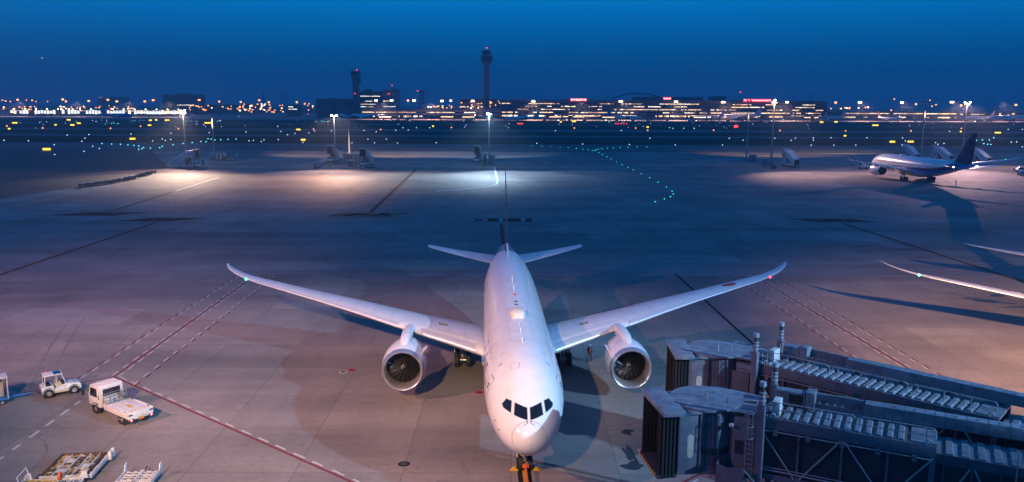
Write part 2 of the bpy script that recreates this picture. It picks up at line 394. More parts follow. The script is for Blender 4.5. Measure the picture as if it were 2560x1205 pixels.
# repaired slabs and rubber marks
rs = random.Random(31)
PATCH = [ground_mat('slab_repair_dark', (.245, .226, .215), .8, 0, 0, (1, .5, 1)), ground_mat('slab_repair_pale', (.295, .274, .26), .85, 0, 0, (1, .5, 1))]
occ = set()
for i in range(60):
    gx, gy = rs.randint(-9, 9) * 7.5, rs.randint(7, 26) * 7.5; w_, h_ = rs.choice((7.5, 7.5, 15, 3.75)), rs.choice((7.5, 7.5, 15, 22.5))
    cells = {(gx + a_ * 3.75, gy + b_ * 3.75) for a_ in range(int(w_ / 3.75)) for b_ in range(int(h_ / 3.75))}
    if cells & occ or len(occ) > 160: continue
    occ |= cells
    sheet('slab_repair', rect(gx + .05, gx + w_ - .05, gy + .05, gy + h_ - .05), .002, PATCH[i % 3 == 0], apron)
RUB = mat('rubber_mark', (.16, .15, .146), .8, 0, .3, .8)
mb = MB()
def arc(p0, p1, bend, w_):
    a, b_ = Vector((*p0, 0)), Vector((*p1, 0)); d = b_ - a; n_ = Vector((-d.y, d.x, 0)).normalized(); pts = [a + d * t + n_ * bend * 4 * t * (1 - t) for t in [i / 14 for i in range(15)]]; vs = []
    for i, p in enumerate(pts):
        q = (pts[min(14, i + 1)] - pts[max(0, i - 1)]).normalized(); s_ = Vector((-q.y, q.x, 0)) * w_ / 2 * (.35 + .65 * math.sin(math.pi * i / 14)); vs += [(p.x + s_.x, p.y + s_.y, .006), (p.x - s_.x, p.y - s_.y, .006)]
    mb.add(vs, [(2 * i, 2 * i + 1, 2 * i + 3, 2 * i + 2) for i in range(14)])
for i in range(20):
    x, y = rs.uniform(-48, 40), rs.uniform(48, 112); L_ = rs.uniform(8, 34); th = rs.choice((rs.gauss(1.57, .25), rs.gauss(.1, .3), rs.gauss(2.4, .3))); w_ = rs.uniform(.12, .26); be = rs.uniform(-4, 4)
    for k in ((0, 1.5) if rs.random() < .6 else (0,)): arc((x + k * math.sin(th), y - k * math.cos(th)), (x + k * math.sin(th) + L_ * math.cos(th), y - k * math.cos(th) + L_ * math.sin(th)), be, w_)
for i in range(60):
    x = rs.uniform(-75, 75); y = rs.uniform(130, 152); arc((x, y), (x + rs.uniform(8, 26), y + rs.uniform(-3, 6)), rs.uniform(-2, 2), rs.uniform(.3, .7))
stuff(mb.build('rubber_marks', RUB, apron, 0, 0, False))
# ------------------------------------------------------------------ wide-body twin jet
FUS = [  # b, top z, bottom z, half width, level of greatest width
 (0, 4.10, 4.04, .03, 4.07), (.06, 4.42, 3.74, .36, 4.07), (.25, 4.80, 3.40, .74, 4.08), (.6, 5.16, 3.06, 1.10, 4.10), (1.2, 5.58, 2.70, 1.52, 4.15), (2, 6.06, 2.40, 1.91, 4.25),
 (3, 6.60, 2.16, 2.24, 4.4), (4, 7.02, 2.02, 2.46, 4.55), (5.5, 7.44, 1.92, 2.68, 4.7), (7, 7.66, 1.88, 2.80, 4.8), (9, 7.79, 1.87, 2.87, 4.85), (11, 7.82, 1.87, 2.885, 4.85),
 (33, 7.82, 1.87, 2.885, 4.85), (36, 7.82, 2.02, 2.87, 4.9), (40, 7.81, 2.62, 2.76, 5.1), (44, 7.78, 3.55, 2.45, 5.45), (48, 7.70, 4.62, 1.90, 5.95), (52, 7.52, 5.60, 1.18, 6.45), (55, 7.25, 6.22, .62, 6.72), (56.3, 7.05, 6.50, .33, 6.78), (56.7, 6.92, 6.66, .14, 6.79)]
def fus_pt(b, th):                     # th: 0 = crown, pi/2 = +x side, pi = keel
    top, bot, hw, zc = (interp(FUS, b, k) for k in (1, 2, 3, 4))
    c_, s_ = math.cos(th), math.sin(th)
    return Vector((hw * s_, b, zc + c_ * ((top - zc) if c_ > 0 else (zc - bot))))
def fuselage_mb(nb=90, nt=48):
    bs = [0, .02, .06, .13, .25, .4, .6, .85, 1.2, 1.6]
    bs += [2 + i * 9 / 24 for i in range(25)] + [13 + i * 2.5 for i in range(9)] + [34 + i * .9 for i in range(25)] + [56.0, 56.3, 56.55, 56.7]
    if nb < 50: bs = [0, .25, 1.2, 3, 6, 11, 20, 33, 40, 44, 48, 52, 55, 56.7]
    return MB().loft([[fus_pt(b, 2 * math.pi * i / nt) for i in range(nt)] for b in bs])
WNG = [  # a, LE b, TE b, LE z
 (1.6, 19.6, 31.0, 3.10), (3.2, 20.75, 31.0, 3.42), (6, 22.4, 31.2, 3.92), (9.73, 24.3, 31.7, 4.56), (15, 27.45, 33.0, 5.42), (19.5, 30.0, 34.0, 6.12), (23.8, 32.1, 35.1, 6.82), (26.9, 33.75, 35.95, 7.32), (28.2, 34.65, 36.45, 7.62), (29.2, 35.55, 36.95, 7.95), (29.8, 36.4, 37.3, 8.22), (30.05, 37.0, 37.5, 8.36)]
def airfoil(t, n=12, camber=.02):
    up, lo = [], []
    for i in range(n + 1):
        x = .5 * (1 - math.cos(math.pi * i / n)); y = 5 * t * (.2969 * math.sqrt(x) - .126 * x - .3516 * x**2 + .2843 * x**3 - .1036 * x**4); c = camber * 4 * x * (1 - x)
        up.append((x, c + y)); lo.append((x, c - y))
    return up, lo
def wing_sec(a, tscale=1.0):
    le, te, z = (interp(WNG, a, k) for k in (1, 2, 3)); ch = te - le; t = (.125 - .035 * min(1, a / 27)) * tscale
    return le, ch, z, t
def wing_up(a, x, lift=0.0):          # point of the upper skin
    le, ch, z, t = wing_sec(a); y = 5 * t * (.2969 * math.sqrt(x) - .126 * x - .3516 * x**2 + .2843 * x**3 - .1036 * x**4); c = .02 * 4 * x * (1 - x)
    return Vector((a, le + x * ch, z + (c + y) * ch - x * ch * .03 + lift))
def wing_ring(a, n=12):
    le, ch, z, t = wing_sec(a); up, lo = airfoil(t, n)
    pts = up + lo[-2:0:-1]
    return [(a, le + x * ch, z + y * ch - x * ch * .03) for x, y in pts]
def mirror(mb, s):
    if s < 0: mb.v = [(-x, y, z) for x, y, z in mb.v]
    return mb
SPAN = [1.6, 3.2, 4.6, 6, 7.8, 9.73, 12.3, 15, 17.2, 19.5, 21.6, 23.8, 25.5, 26.9, 27.6, 28.2, 28.7, 29.2, 29.55, 29.8, 30.05]
def wing_mb(s, n=12, span=SPAN): return mirror(MB().loft([wing_ring(a, n) for a in span]), s)
def skin_patch(a0, a1, x0, x1, s, lift=.012, n=6, m=4):
    mb = MB(); vs = [wing_up(a0 + (a1 - a0) * i / n, x0 + (x1 - x0) * j / m, lift) for i in range(n + 1) for j in range(m + 1)]
    mb.add(vs, [(i * (m + 1) + j, i * (m + 1) + j + 1, (i + 1) * (m + 1) + j + 1, (i + 1) * (m + 1) + j) for i in range(n) for j in range(m)])
    return mirror(mb, s)
def slat_mb(a0, a1, s, k=7):
    rings = []
    for i in range(k):
        a = a0 + (a1 - a0) * i / (k - 1); le, ch, z, t = wing_sec(a); up, lo = airfoil(t, 26)
        pts = [p for p in up if p[0] < .11][::-1] + [p for p in lo if 0 < p[0] < .06]
        g = .014 + .0 * ch
        rings.append([(a, le + x * ch - g * 1.2, z + y * ch - x * ch * .03 + (g if y > .004 else -g * .6)) for x, y in pts])
    return mirror(MB().loft(rings, False, False), s)
def surface_loft(secs, n=10, vertical=False):
    # secs: (a, LE b, TE b, z, thickness)
    up, lo = airfoil(.1, n, 0); rings = []
    for a, le, te, z, t in secs:
        ch = te - le; r = []
        for x, y in up + lo[-2:0:-1]:
            yy = y / .1 * t * 1.0
            r.append((a + yy * ch if vertical else a, le + x * ch, z if vertical else z + yy * ch))
        rings.append(r)
    return MB().loft(rings)
def livery_mat():
    m = bpy.data.materials.new('airliner_livery'); m.use_nodes = True; t = m.node_tree; b = t.nodes['Principled BSDF']; N, L = t.nodes.new, t.links.new
    b.inputs['Roughness'].default_value = .3; b.inputs['Coat Weight'].default_value = .5; b.inputs['Coat Roughness'].default_value = .1
    co = N('ShaderNodeTexCoord'); sp = N('ShaderNodeSeparateXYZ'); L(co.outputs['Object'], sp.inputs[0])
    def cur(pts):
        mr = N('ShaderNodeMapRange'); mr.inputs[1].default_value = 0; mr.inputs[2].default_value = 60; L(sp.outputs['Y'], mr.inputs[0])
        f = N('ShaderNodeFloatCurve'); c = f.mapping.curves[0]
        while len(c.points) < len(pts): c.points.new(.5, .5)
        for q, (x, y) in zip(c.points, pts): q.location = (x / 60, y / 10); q.handle_type = 'AUTO'
        f.mapping.update(); L(mr.outputs[0], f.inputs[1]); return f.outputs[0]
    z10 = N('ShaderNodeMath'); z10.operation = 'DIVIDE'; z10.inputs[1].default_value = 10; L(sp.outputs['Z'], z10.inputs[0])
    def lt(a, b_):
        q = N('ShaderNodeMath'); q.operation = 'LESS_THAN'; L(a, q.inputs[0]); L(b_, q.inputs[1]); return q.outputs[0]
    def AND(a, b_):
        q = N('ShaderNodeMath'); q.operation = 'MULTIPLY'; L(a, q.inputs[0]); L(b_, q.inputs[1]); return q.outputs[0]
    hi = cur([(0, 3.2), (9, 3.45), (14, 4.25), (24, 4.62), (36, 4.85), (43, 5.4), (48, 7.2), (51, 9.5), (60, 9.9)])
    mid = cur([(0, 3.2), (9, 3.3), (14, 3.62), (26, 3.75), (38, 4.0), (46, 5.0), (54, 6.8), (60, 7.4)])
    low = cur([(0, 3.2), (11, 3.2), (16, 3.05), (28, 2.85), (38, 3.2), (46, 4.4), (54, 6.4), (60, 7.1)])
    nz = N('ShaderNodeTexNoise'); nz.inputs['Scale'].default_value = .8; nz.inputs['Detail'].default_value = 6; L(co.outputs['Object'], nz.inputs['Vector'])
    rp = N('ShaderNodeValToRGB'); rp.color_ramp.elements[0].color = (.66, .66, .67, 1); rp.color_ramp.elements[1].color = (.73, .73, .74, 1); rp.color_ramp.elements[0].position = .3; rp.color_ramp.elements[1].position = .7; L(nz.outputs[0], rp.inputs[0])
    def mix(f, a, col):
        x = N('ShaderNodeMix'); x.data_type = 'RGBA'; L(f, x.inputs[0]); L(a, x.inputs[6]); x.inputs[7].default_value = (*col, 1); return x.outputs[2]
    z = z10.outputs[0]
    c = mix(AND(lt(z, hi), lt(mid, z)), rp.outputs[0], (.012, .026, .15)); c = mix(AND(lt(z, mid), lt(low, z)), c, (.04, .24, .66))
    L(c, b.inputs['Base Color']); return m
LIVERY = livery_mat()
FINM = mat('navy_fin_paint', (.012, .020, .085), .28, 0, .1, .6, .4)
WINGM = mat('wing_grey_paint', (.58, .59, .61), .34, 0, .07, .7, .2)
SEAM = mat('seam_grey', (.36, .36, .39), .45, 0, .1, 2)
SLAT = mat('slat_metal', (.66, .66, .68), .36, .45, .08, 3)
WINGD = mat('panel_line_grey', (.22, .22, .25), .5, 0, .1, 2)
NACM = mat('nacelle_white_paint', (.68, .68, .70), .28, 0, .05, 1, .4)
BLADE = mat('fan_blade_grey', (.045, .045, .05), .32, .6, .15, 5)
_fm = fuselage_mb(); BVH = BVHTree.FromPolygons([Vector(v) for v in _fm.v], _fm.f)
def fus_hit(p, d):
    h, n, i, dist = BVH.ray_cast(p, d); return (h, n) if h is not None else (None, None)
def fus_side(b, z, s, lift=.012):      # skin point at station b and height z on side s
    h, n = fus_hit(Vector((s * 8, b, z)), Vector((-s, 0, 0)))
    return h + n * lift * (1 if n.x * s > 0 else -1)
def fus_top(a, b, lift=.012):
    h, n = fus_hit(Vector((a, b, 14)), Vector((0, 0, -1)))
    return h + n * lift * (1 if n.z > 0 else -1)
def ribbon(pts, w, closed=False):      # thin band along skin points
    pts = [Vector(p) for p in pts]; n = len(pts); mb = MB(); vs = []
    for i, p in enumerate(pts):
        a = pts[i - 1] if (i or closed) else p; c_ = pts[(i + 1) % n] if (i < n - 1 or closed) else p
        d = (c_ - a).normalized(); h = BVH.find_nearest(p); nn = h[1]; sd = d.cross(nn).normalized() * w / 2
        vs += [p + sd, p - sd]
    fs = [(2 * i, 2 * i + 1, 2 * ((i + 1) % n) + 1, 2 * ((i + 1) % n)) for i in range(n if closed else n - 1)]
    return mb.add(vs, fs)
def patch_on_fus(poly, to_skin, n=8):
    # fan-free grid over a convex polygon given in 2D, each vertex dropped on the skin
    cx_ = sum(p[0] for p in poly) / len(poly); cy_ = sum(p[1] for p in poly) / len(poly); m = len(poly); K = 4
    edge = []
    for i in range(m):
        a, b = poly[i], poly[(i + 1) % m]
        for j in range(K): edge.append((a[0] + (b[0] - a[0]) * j / K, a[1] + (b[1] - a[1]) * j / K))
    vs = [to_skin(cx_, cy_)]; ne = len(edge)
    for r in range(1, 5):
        for e in edge: vs.append(to_skin(cx_ + (e[0] - cx_) * r / 4, cy_ + (e[1] - cy_) * r / 4))
    fs = [(0, 1 + i, 1 + (i + 1) % ne) for i in range(ne)]
    for r in range(3):
        o = 1 + r * ne; fs += [(o + i, o + ne + i, o + ne + (i + 1) % ne, o + (i + 1) % ne) for i in range(ne)]
    return MB().add(vs, fs)
# cockpit panes in front-view coordinates (lateral, height), mirrored; the ray runs level from ahead
PANES = [[(.09, 5.30), (.09, 5.82), (.86, 5.97), (.94, 5.42)], [(1.13, 5.46), (1.05, 6.00), (1.40, 6.00), (1.68, 5.68), (1.60, 5.55)]]
def fus_front(x, z, lift=.014):
    h, n = fus_hit(Vector((x, -5, z)), Vector((0, 1, 0)))
    return h + n * lift * (1 if n.y < 0 else -1)

def build_aircraft(label, detail=True):
    r = thing('wide_body_airliner', label, 'airliner')
    fu = fuselage_mb().build('fuselage', LIVERY, r, 40)
    for s in (1, -1):
        for k, pn in enumerate(PANES):
            q = [(x * s, z) for x, z in pn]
            patch_on_fus(q, fus_front).build('cockpit_window', GLASS, fu)
            ed = []
            for i in range(len(q)):
                a, b = q[i], q[(i + 1) % len(q)]
                for j in range(5): ed.append(fus_front(a[0] + (b[0] - a[0]) * j / 5, a[1] + (b[1] - a[1]) * j / 5, .016))
            ribbon(ed, .03, True).build('window_frame', MIDG, fu)
        # doors along each side
        for b0, w_, z0, h_ in ((5.6, 1.1, 4.35, 2.0), (14.2, 1.1, 4.35, 2.0), (34.5, 1.1, 4.4, 2.0), (45.8, 1.1, 4.9, 1.9)):
            loop = []
            for (x0, y0), (x1, y1) in (((b0, z0), (b0 + w_, z0)), ((b0 + w_, z0), (b0 + w_, z0 + h_)), ((b0 + w_, z0 + h_), (b0, z0 + h_)), ((b0, z0 + h_), (b0, z0))):
                for j in range(6): loop.append(fus_side(x0 + (x1 - x0) * j / 6, y0 + (y1 - y0) * j / 6, s))
            dr = ribbon(loop, .055, True).build('door_outline', DARK, fu)
            patch_on_fus([(b0 + .42, z0 + 1.2), (b0 + .68, z0 + 1.2), (b0 + .68, z0 + 1.58), (b0 + .42, z0 + 1.58)], lambda x, z, s=s: fus_side(x, z, s)).build('door_window', GLASS, fu)
        # cabin windows, a row of small panes joined as one piece per side
        mb = MB(); b = 7.6
        while b < 47:
            if not any(abs(b - q) < 1.2 for q in (14.7, 35.0, 46.3)):
                zc = 5.35 + max(0, b - 40) * .02; vs = [fus_side(b + .14 * math.cos(t), zc + .24 * math.sin(t), s, .01) for t in [2 * math.pi * i / 8 for i in range(8)]]
                mb.add(vs, [tuple(range(8))])
            b += .62
        stuff(mb.build('cabin_windows', GLASS, fu, 0))
        # lettering on the side of the nose
        vs, fs = text_shape('ANA', 1.5)
        MB().add([fus_side(11.0 + (-x if s > 0 else x) * 1.15 * (-1 if True else 1), 6.15 + y, s, .014) for x, y in vs], fs).build('lettering', NAVY, fu, 0)
    # nose cone seam, hatch, crown fittings
    seam = []
    for i in range(40):
        th = 2 * math.pi * i / 40; p = fus_pt(.60 + .12 * math.cos(th), th); h = BVH.find_nearest(p); seam.append(h[0] + h[1] * .006)
    ribbon(seam, .035, True).build('nose_cone_seam', WINGD, fu)
    for bq in (10.4, 15.9, 22.6, 31.6, 38.6):
        rg = [fus_pt(bq, th) for th in [2 * math.pi * i / 48 for i in range(48)]]
        ribbon([q + BVH.find_nearest(q)[1] * .004 for q in rg], .022, True).build('skin_seam', SEAM, fu)
    for aq, b0, b1 in ((.9, 10.4, 22.6), (-.9, 10.4, 22.6), (1.3, 22.6, 38.6), (-1.3, 22.6, 38.6)):
        ribbon([fus_top(aq, b0 + (b1 - b0) * i / 12, .004) for i in range(13)], .02).build('skin_seam', SEAM, fu)
    for s in (1, -1):
        ribbon([fus_front(.14 * s, 5.28, .03), fus_front(.10 * s, 5.16, .03), fus_front(.34 * s, 5.04, .03)], .035).build('wiper', DARK, fu)
        for bq, zq in ((1.9, 4.25), (2.3, 3.7), (2.6, 4.6)):
            q = fus_side(bq, zq, s, 0); MB().cyl(q, q + Vector((s * .14, -.10, 0)), .03, .02, 6).build('probe', MIDG, r)
        for bq, aq, w_, l_ in ((8.2, 1.5, .5, .06), (8.5, 1.5, .35, .05), (11.8, 2.0, .6, .06), (6.6, 1.7, .28, .28), (19.5, 2.3, .3, .5)):
            patch_on_fus([(aq * s - w_ / 2, bq), (aq * s + w_ / 2, bq), (aq * s + w_ / 2, bq + l_), (aq * s - w_ / 2, bq + l_)], lambda x, y: fus_top(x, y, .006)).build('stencil', SEAM, fu)
    hx, hb = -.72, 5.55
    loop = [fus_top(hx + dx, hb + db) for dx, db in ((-.3, -.35), (0, -.35), (.3, -.35), (.3, 0), (.3, .35), (0, .35), (-.3, .35), (-.3, 0))]
    ribbon(loop, .03, True).build('escape_hatch_outline', WINGD, fu)
    sat = MB(); rings = []
    for k, (b, w_, h_) in enumerate(((16.5, .05, .02), (16.65, .42, .16), (17.1, .62, .36), (17.9, .66, .42), (18.5, .62, .36), (19.1, .40, .15), (19.4, .05, .02))):
        z0 = interp(FUS, b, 1) - .06; rings.append([(w_ * math.copysign(abs(math.cos(t)) ** .6, math.cos(t)), b, z0 + (h_ + .06) * max(0, math.sin(t)) ** .6) for t in [math.pi * i / 12 for i in range(13)]])
    sat.loft(rings, True, False).build('satellite_dome', mat('dome_cream', (.66, .62, .52), .4, 0, .08, 2), r)
    for b, h_, a in ((9.6, .32, .0), (12.2, .28, .0), (26.5, .5, 0), (14.0, .16, -.02)):
        z = interp(FUS, b, 1) - .02; MB().prism([(b, z), (b + .42, z), (b + .46, z + h_), (b + .26, z + h_)], a - .03, a + .03, 'x').build('blade_antenna', WHITE, r)
    for b in (20.9, 22.0): 
        z = interp(FUS, b, 1); MB().cyl((0, b, z - .05), (0, b, z + .06), .17, .13, 14).build('crown_port', DARK, r)
    z = interp(FUS, 30.0, 1); MB().prism([(30, z - .02), (30.8, z - .02), (30.9, z + .42), (30.5, z + .42)], -.04, .04, 'x').build('blade_antenna', WHITE, r)
    z = interp(FUS, 24.5, 1); MB().lathe([(0, .12), (.1, .11), (.18, .06), (.2, .01)], (0, 24.5, z - .03), 12, 'z').build('beacon_light', REDP, r)
    # belly fairing
    rings = []
    for b, w_, d_ in ((15.5, .6, .05), (17.5, 2.0, .35), (20, 3.05, .62), (26, 3.2, .68), (30, 3.1, .62), (33, 2.2, .4), (35.5, .7, .05)):
        rings.append([(w_ * math.cos(t), b, 3.0 + (1.13 + d_) * math.sin(t) if math.sin(t) < 0 else 3.0 + .55 * math.sin(t)) for t in [2 * math.pi * i / 24 for i in range(24)]])
    MB().loft(rings).build('belly_fairing', LIVERY, r, 40)
    for s in (1, -1):
        side = 'port' if s > 0 else 'starboard'
        wg = wing_mb(s).build('wing', WINGM, r, 40)
        for a0, a1 in ((3.6, 8.6), (10.8, 14.6), (14.72, 18.6), (18.72, 22.6), (22.72, 26.3)): slat_mb(a0, a1, s).build('leading_edge_slat', SLAT, wg, 60)
        for a0, a1, x0 in ((3.4, 9.2, .72), (9.4, 12.0, .74), (12.2, 20.5, .74), (20.7, 25.8, .74)):
            skin_patch(a0, a1, x0, x0 + .006, s, .010, 10, 1).build('flap_line', WINGD, wg, 0); 
            skin_patch(a0, a0 + .05, x0, .97, s, .010, 1, 5).build('flap_line', WINGD, wg, 0)
        for a0, a1, x0 in ((3.4, 9.2, .18), (10.4, 26.2, .135)): skin_patch(a0, a1, x0, x0 + .004, s, .010, 14, 1).build('panel_line', WINGD, wg, 0)
        for a0 in (4.6, 6.0, 7.8, 11.6, 13.4, 15.2, 17.0, 18.8, 20.6, 22.4, 24.2): skin_patch(a0, a0 + .03, .2, .73, s, .008, 1, 7).build('panel_line', SEAM, wg, 0)
        skin_patch(6.3, 7.1, .38, .48, s, .010, 2, 2).build('walkway_panel', mat('panel_edge', (.06, .045, .04), .6), wg, 0)
        skin_patch(6.38, 7.02, .395, .465, s, .016, 2, 2).build('walkway_panel', mat('panel_tan', (.42, .30, .18), .6), wg, 0)
        # flap track fairings
        for a in (7.2, 12.6, 17.6, 22.0):
            le, ch, z, t = wing_sec(a); rings = []
            for k, (x, w_) in enumerate(((.45, .03), (.6, .26), (.8, .34), (1.0, .26), (1.14, .04))):
                rings.append([(a + w_ * .6 * math.cos(q), le + x * ch, z - .03 * x * ch - .02 * ch - .16 * (x > .5) + w_ * math.sin(q)) for q in [2 * math.pi * i / 10 for i in range(10)]])
            mirror(MB().loft(rings), s).build('flap_track_fairing', WINGM, wg)
        p = wing_up(27.15, .0, 0); 
        mirror(MB().ball((p.x, p.y - .10, p.z + .02), .13, 10, 6), s).build('navigation_light', E_RED if s > 0 else E_GREEN, wg)
        if s > 0:
            mb = MB(); rr = []
            for i in range(24):
                t = 2 * math.pi * i / 24; a = 22.6 + .72 * math.cos(t); le, ch, z, _ = wing_sec(a); rr.append(wing_up(a, min(.9, max(.05, (33.05 + .72 * math.sin(t) - le) / ch)), .016))
            mb.add([wing_up(22.6, (33.05 - wing_sec(22.6)[0]) / wing_sec(22.6)[1], .02)] + rr, [(0, 1 + i, 1 + (i + 1) % 24) for i in range(24)]).build('red_roundel', REDP, wg, 0)
        # engine
        ex, eb, ez = 9.73 * s, 17.55, 2.92
        nac = MB().lathe([(.62, 1.80), (1.2, 1.87), (2.0, 1.90), (3.0, 1.86), (4.2, 1.70), (5.2, 1.50), (5.15, 1.42), (4.4, 1.50)], (ex, eb, ez), 48).build('engine', NACM, r, 40)
        MB().lathe([(1.35, 1.44), (.9, 1.43), (.45, 1.46), (.16, 1.53), (.03, 1.61), (.0, 1.665), (.05, 1.71), (.22, 1.765), (.62, 1.81)], (ex, eb, ez), 48).build('inlet_lip', CHROME, nac, 60)
        MB().lathe([(1.34, 1.435), (2.1, 1.42), (2.1, .2)], (ex, eb, ez), 40).build('inlet_duct', DARK, nac, 40)
        MB().lathe([(1.02, .01), (1.08, .08), (1.3, .21), (1.62, .33), (1.7, .34)], (ex, eb, ez), 20).build('spinner', DARK, nac)
        sw = []
        for i in range(15):
            t = i / 14 * 4.2; rr_ = .05 + .17 * i / 14; sw.append((rr_, t, 1.02 + .06 + .22 * (rr_ / .21) ** 1.6))
        mb = MB(); vs = []
        for rr_, t, y in sw:
            for k in (-1, 1): q = rr_ + k * .035; vs.append((ex + q * math.cos(t), eb + y - .03, ez + q * math.sin(t)))
        mb.add(vs, [(2 * i, 2 * i + 1, 2 * i + 3, 2 * i + 2) for i in range(14)]).build('spinner_swirl', WHITE, nac, 0)
        bl = MB(); vs = []
        for i in range(7):
            q = i / 6; rr_ = .30 + 1.11 * q; ang = .30 * math.sin(q * 2.2) - .1; tw = .55 - .25 * q; cw = .20 + .13 * q
            for k in (-1, 1): vs.append((rr_ * math.sin(ang + k * cw * math.cos(tw) / max(rr_, .35) * .8), 1.62 + k * .20 * math.sin(.5 + .5 * q) - .08, rr_ * math.cos(ang + k * cw * math.cos(tw) / max(rr_, .35) * .8)))
        bl.add(vs, [(2 * i, 2 * i + 1, 2 * i + 3, 2 * i + 2) for i in range(6)]); bm_ = bl.mesh('fan_blade', BLADE, 80, 0, False)
        for k in range(18):
            o = link('fan_blade', bm_, nac, (ex, eb, ez)); o.rotation_euler = (0, 2 * math.pi * k / 18, 0)
        # chevrons and exhaust
        for k in range(14):
            t0, t1 = 2 * math.pi * k / 14, 2 * math.pi * (k + 1) / 14; tm = (t0 + t1) / 2
            P_ = lambda t, y, q: (ex + q * math.cos(t), eb + y, ez + q * math.sin(t))
            MB().add([P_(t0, 5.19, 1.50), P_(t1, 5.19, 1.50), P_(tm, 5.62, 1.42)], [(0, 1, 2)]).build('chevron', NACM, nac, 0)
        MB().lathe([(4.4, 1.36), (5.4, 1.12), (6.3, .80), (6.9, .66), (6.85, .6), (6.2, .62)], (ex, eb, ez), 32).build('exhaust_cone', RUST if False else mat('titanium', (.10, .085, .075), .4, .8, .2, 3), nac)
        MB().lathe([(6.3, .45), (7.0, .34), (7.8, .05)], (ex, eb, ez), 20).build('exhaust_plug', DARK, nac)
        st = MB().prism([(eb + 1.3, 0), (eb + 2.9, 0), (eb + 2.9, .52), (eb + 2.2, .50)], -.02, .02, 'x').build('nacelle_strake', NACM, nac)
        th_ = .62; st.matrix_world = Matrix.Translation((ex - s * 1.86 * math.cos(th_), 0, ez + 1.86 * math.sin(th_))) @ Matrix.Rotation(-s * (math.pi / 2 - th_), 4, 'Y')
        rings = []
        for b, w_, zb, zt in ((18.9, .08, 4.6, 4.78), (19.5, .34, 4.55, 5.02), (20.6, .44, 4.4, 5.2), (22.4, .45, 4.1, 5.2), (24.0, .44, 3.9, 5.06), (25.6, .42, 3.85, 4.9), (28.5, .30, 4.2, 4.72), (30.4, .08, 4.35, 4.5)):
            rings.append([(ex + w_ * math.copysign(abs(math.cos(t)) ** .5, math.cos(t)), b, (zb + zt) / 2 + (zt - zb) / 2 * math.copysign(abs(math.sin(t)) ** .6, math.sin(t))) for t in [2 * math.pi * i / 16 for i in range(16)]])
        MB().loft(rings).build('engine_pylon', NACM, r, 50)
        # tailplane
        stb = mirror(surface_loft([(.6, 47.9, 54.4, 5.85, .055), (3.0, 49.5, 54.8, 6.1, .05), (6.5, 51.9, 55.4, 6.55, .05), (9.2, 53.7, 55.9, 6.95, .045), (9.75, 54.2, 56.0, 7.04, .04), (9.95, 54.7, 56.1, 7.08, .03)]), s).build('tailplane', WINGM, r, 40)
        # main gear: four wheels on a bogie
        gx, gb = 4.9 * s, 28.3
        mg = MB().cyl((gx, gb, .65), (gx, gb, 3.3), .16, .2, 14).cyl((gx, gb - .75, .66), (gx, gb + .75, .66), .13, .13, 10).cyl((gx, gb, 1.6), (gx + .9 * -s, gb, 3.2), .09, .09, 8).cyl((gx, gb - .2, 1.2), (gx, gb - 1.6, 2.9), .08, .08, 8).build('main_landing_gear', STEEL, r)
        for db in (-.74, .74):
            MB().cyl((gx - .62, gb + db, .66), (gx + .62, gb + db, .66), .08, .08, 8).build('axle', STEEL, mg)
            for dx in (-.56, .56):
                wheel((gx + dx, gb + db, .655), .655, .46, mg)
        MB().bx(gx + s * .75, gx + s * .81, gb - 1.0, gb + 1.0, 1.5, 3.2).build('gear_door', NACM, mg)
    # nose gear
    ng = MB().cyl((0, 4.9, .5), (0, 5.0, 2.7), .12, .15, 12).cyl((0, 4.8, 1.2), (0, 3.6, 2.4), .07, .07, 8).cyl((-.42, 4.9, .5), (.42, 4.9, .5), .07, .07, 8).build('nose_landing_gear', STEEL, r)
    for dx in (-.33, .33): wheel((dx, 4.9, .5), .5, .34, ng)
    for s in (1, -1): MB().box((s * .62, 5.0, 1.75), (.05, 1.9, .9)).build('gear_door', NACM, ng)
    MB().cyl((0, 4.62, 1.55), (0, 4.7, 1.55), .12, .12, 12).build('taxi_lamp', GLASS, ng)
    # fin
    surface_loft([(0, 45.9, 55.6, 7.35, .042), (0, 47.4, 55.7, 8.5, .04), (0, 49.9, 55.95, 11.5, .04), (0, 52.0, 56.25, 14.2, .04), (0, 53.6, 56.5, 16.2, .038), (0, 54.2, 56.6, 16.75, .03), (0, 54.9, 56.65, 16.95, .02)], 10, True).build('tail_fin', FINM, r, 40)
    MB().prism([(42.5, 7.74), (47.5, 7.6), (47.6, 8.7)], -.10, .10, 'x').build('fin_fillet', LIVERY, r)
    return r
def wheel(c, rad, w, parent, rim=STEEL):
    o = MB().lathe([(-w / 2, rad * .55), (-w / 2, rad * .88), (-w * .36, rad * .985), (0, rad), (w * .36, rad * .985), (w / 2, rad * .88), (w / 2, rad * .55)], c, 22, 'x').build('wheel', BLACK, parent, 40)
    MB().lathe([(-w * .42, .01), (-w * .42, rad * .2), (-w * .3, rad * .3), (-w * .36, rad * .56)], c, 18, 'x').build('rim', rim, o, 40)
    MB().lathe([(w * .42, .01), (w * .42, rad * .2), (w * .3, rad * .3), (w * .36, rad * .56)], c, 18, 'x').build('rim', rim, o, 40)
    return o
main = build_aircraft('large white twin-engine airliner parked nose towards the viewer in the foreground')
put(main, (1.166, 48.231, 0), .0368)
nb = put(copy_tree(main), (70.9, 50.9, 0), .012, 'airliner at the right edge with only its right wing and tailplane tip showing')
jet = put(copy_tree(main), (135.24, 303.46, 0), 3.2399, 'white and blue airliner with navy fin parked among stair trucks far right')
for o, grp in ((nb, 0), (jet, 0), (main, 0)): o['group'] = 'wide-body airliners on the near apron'
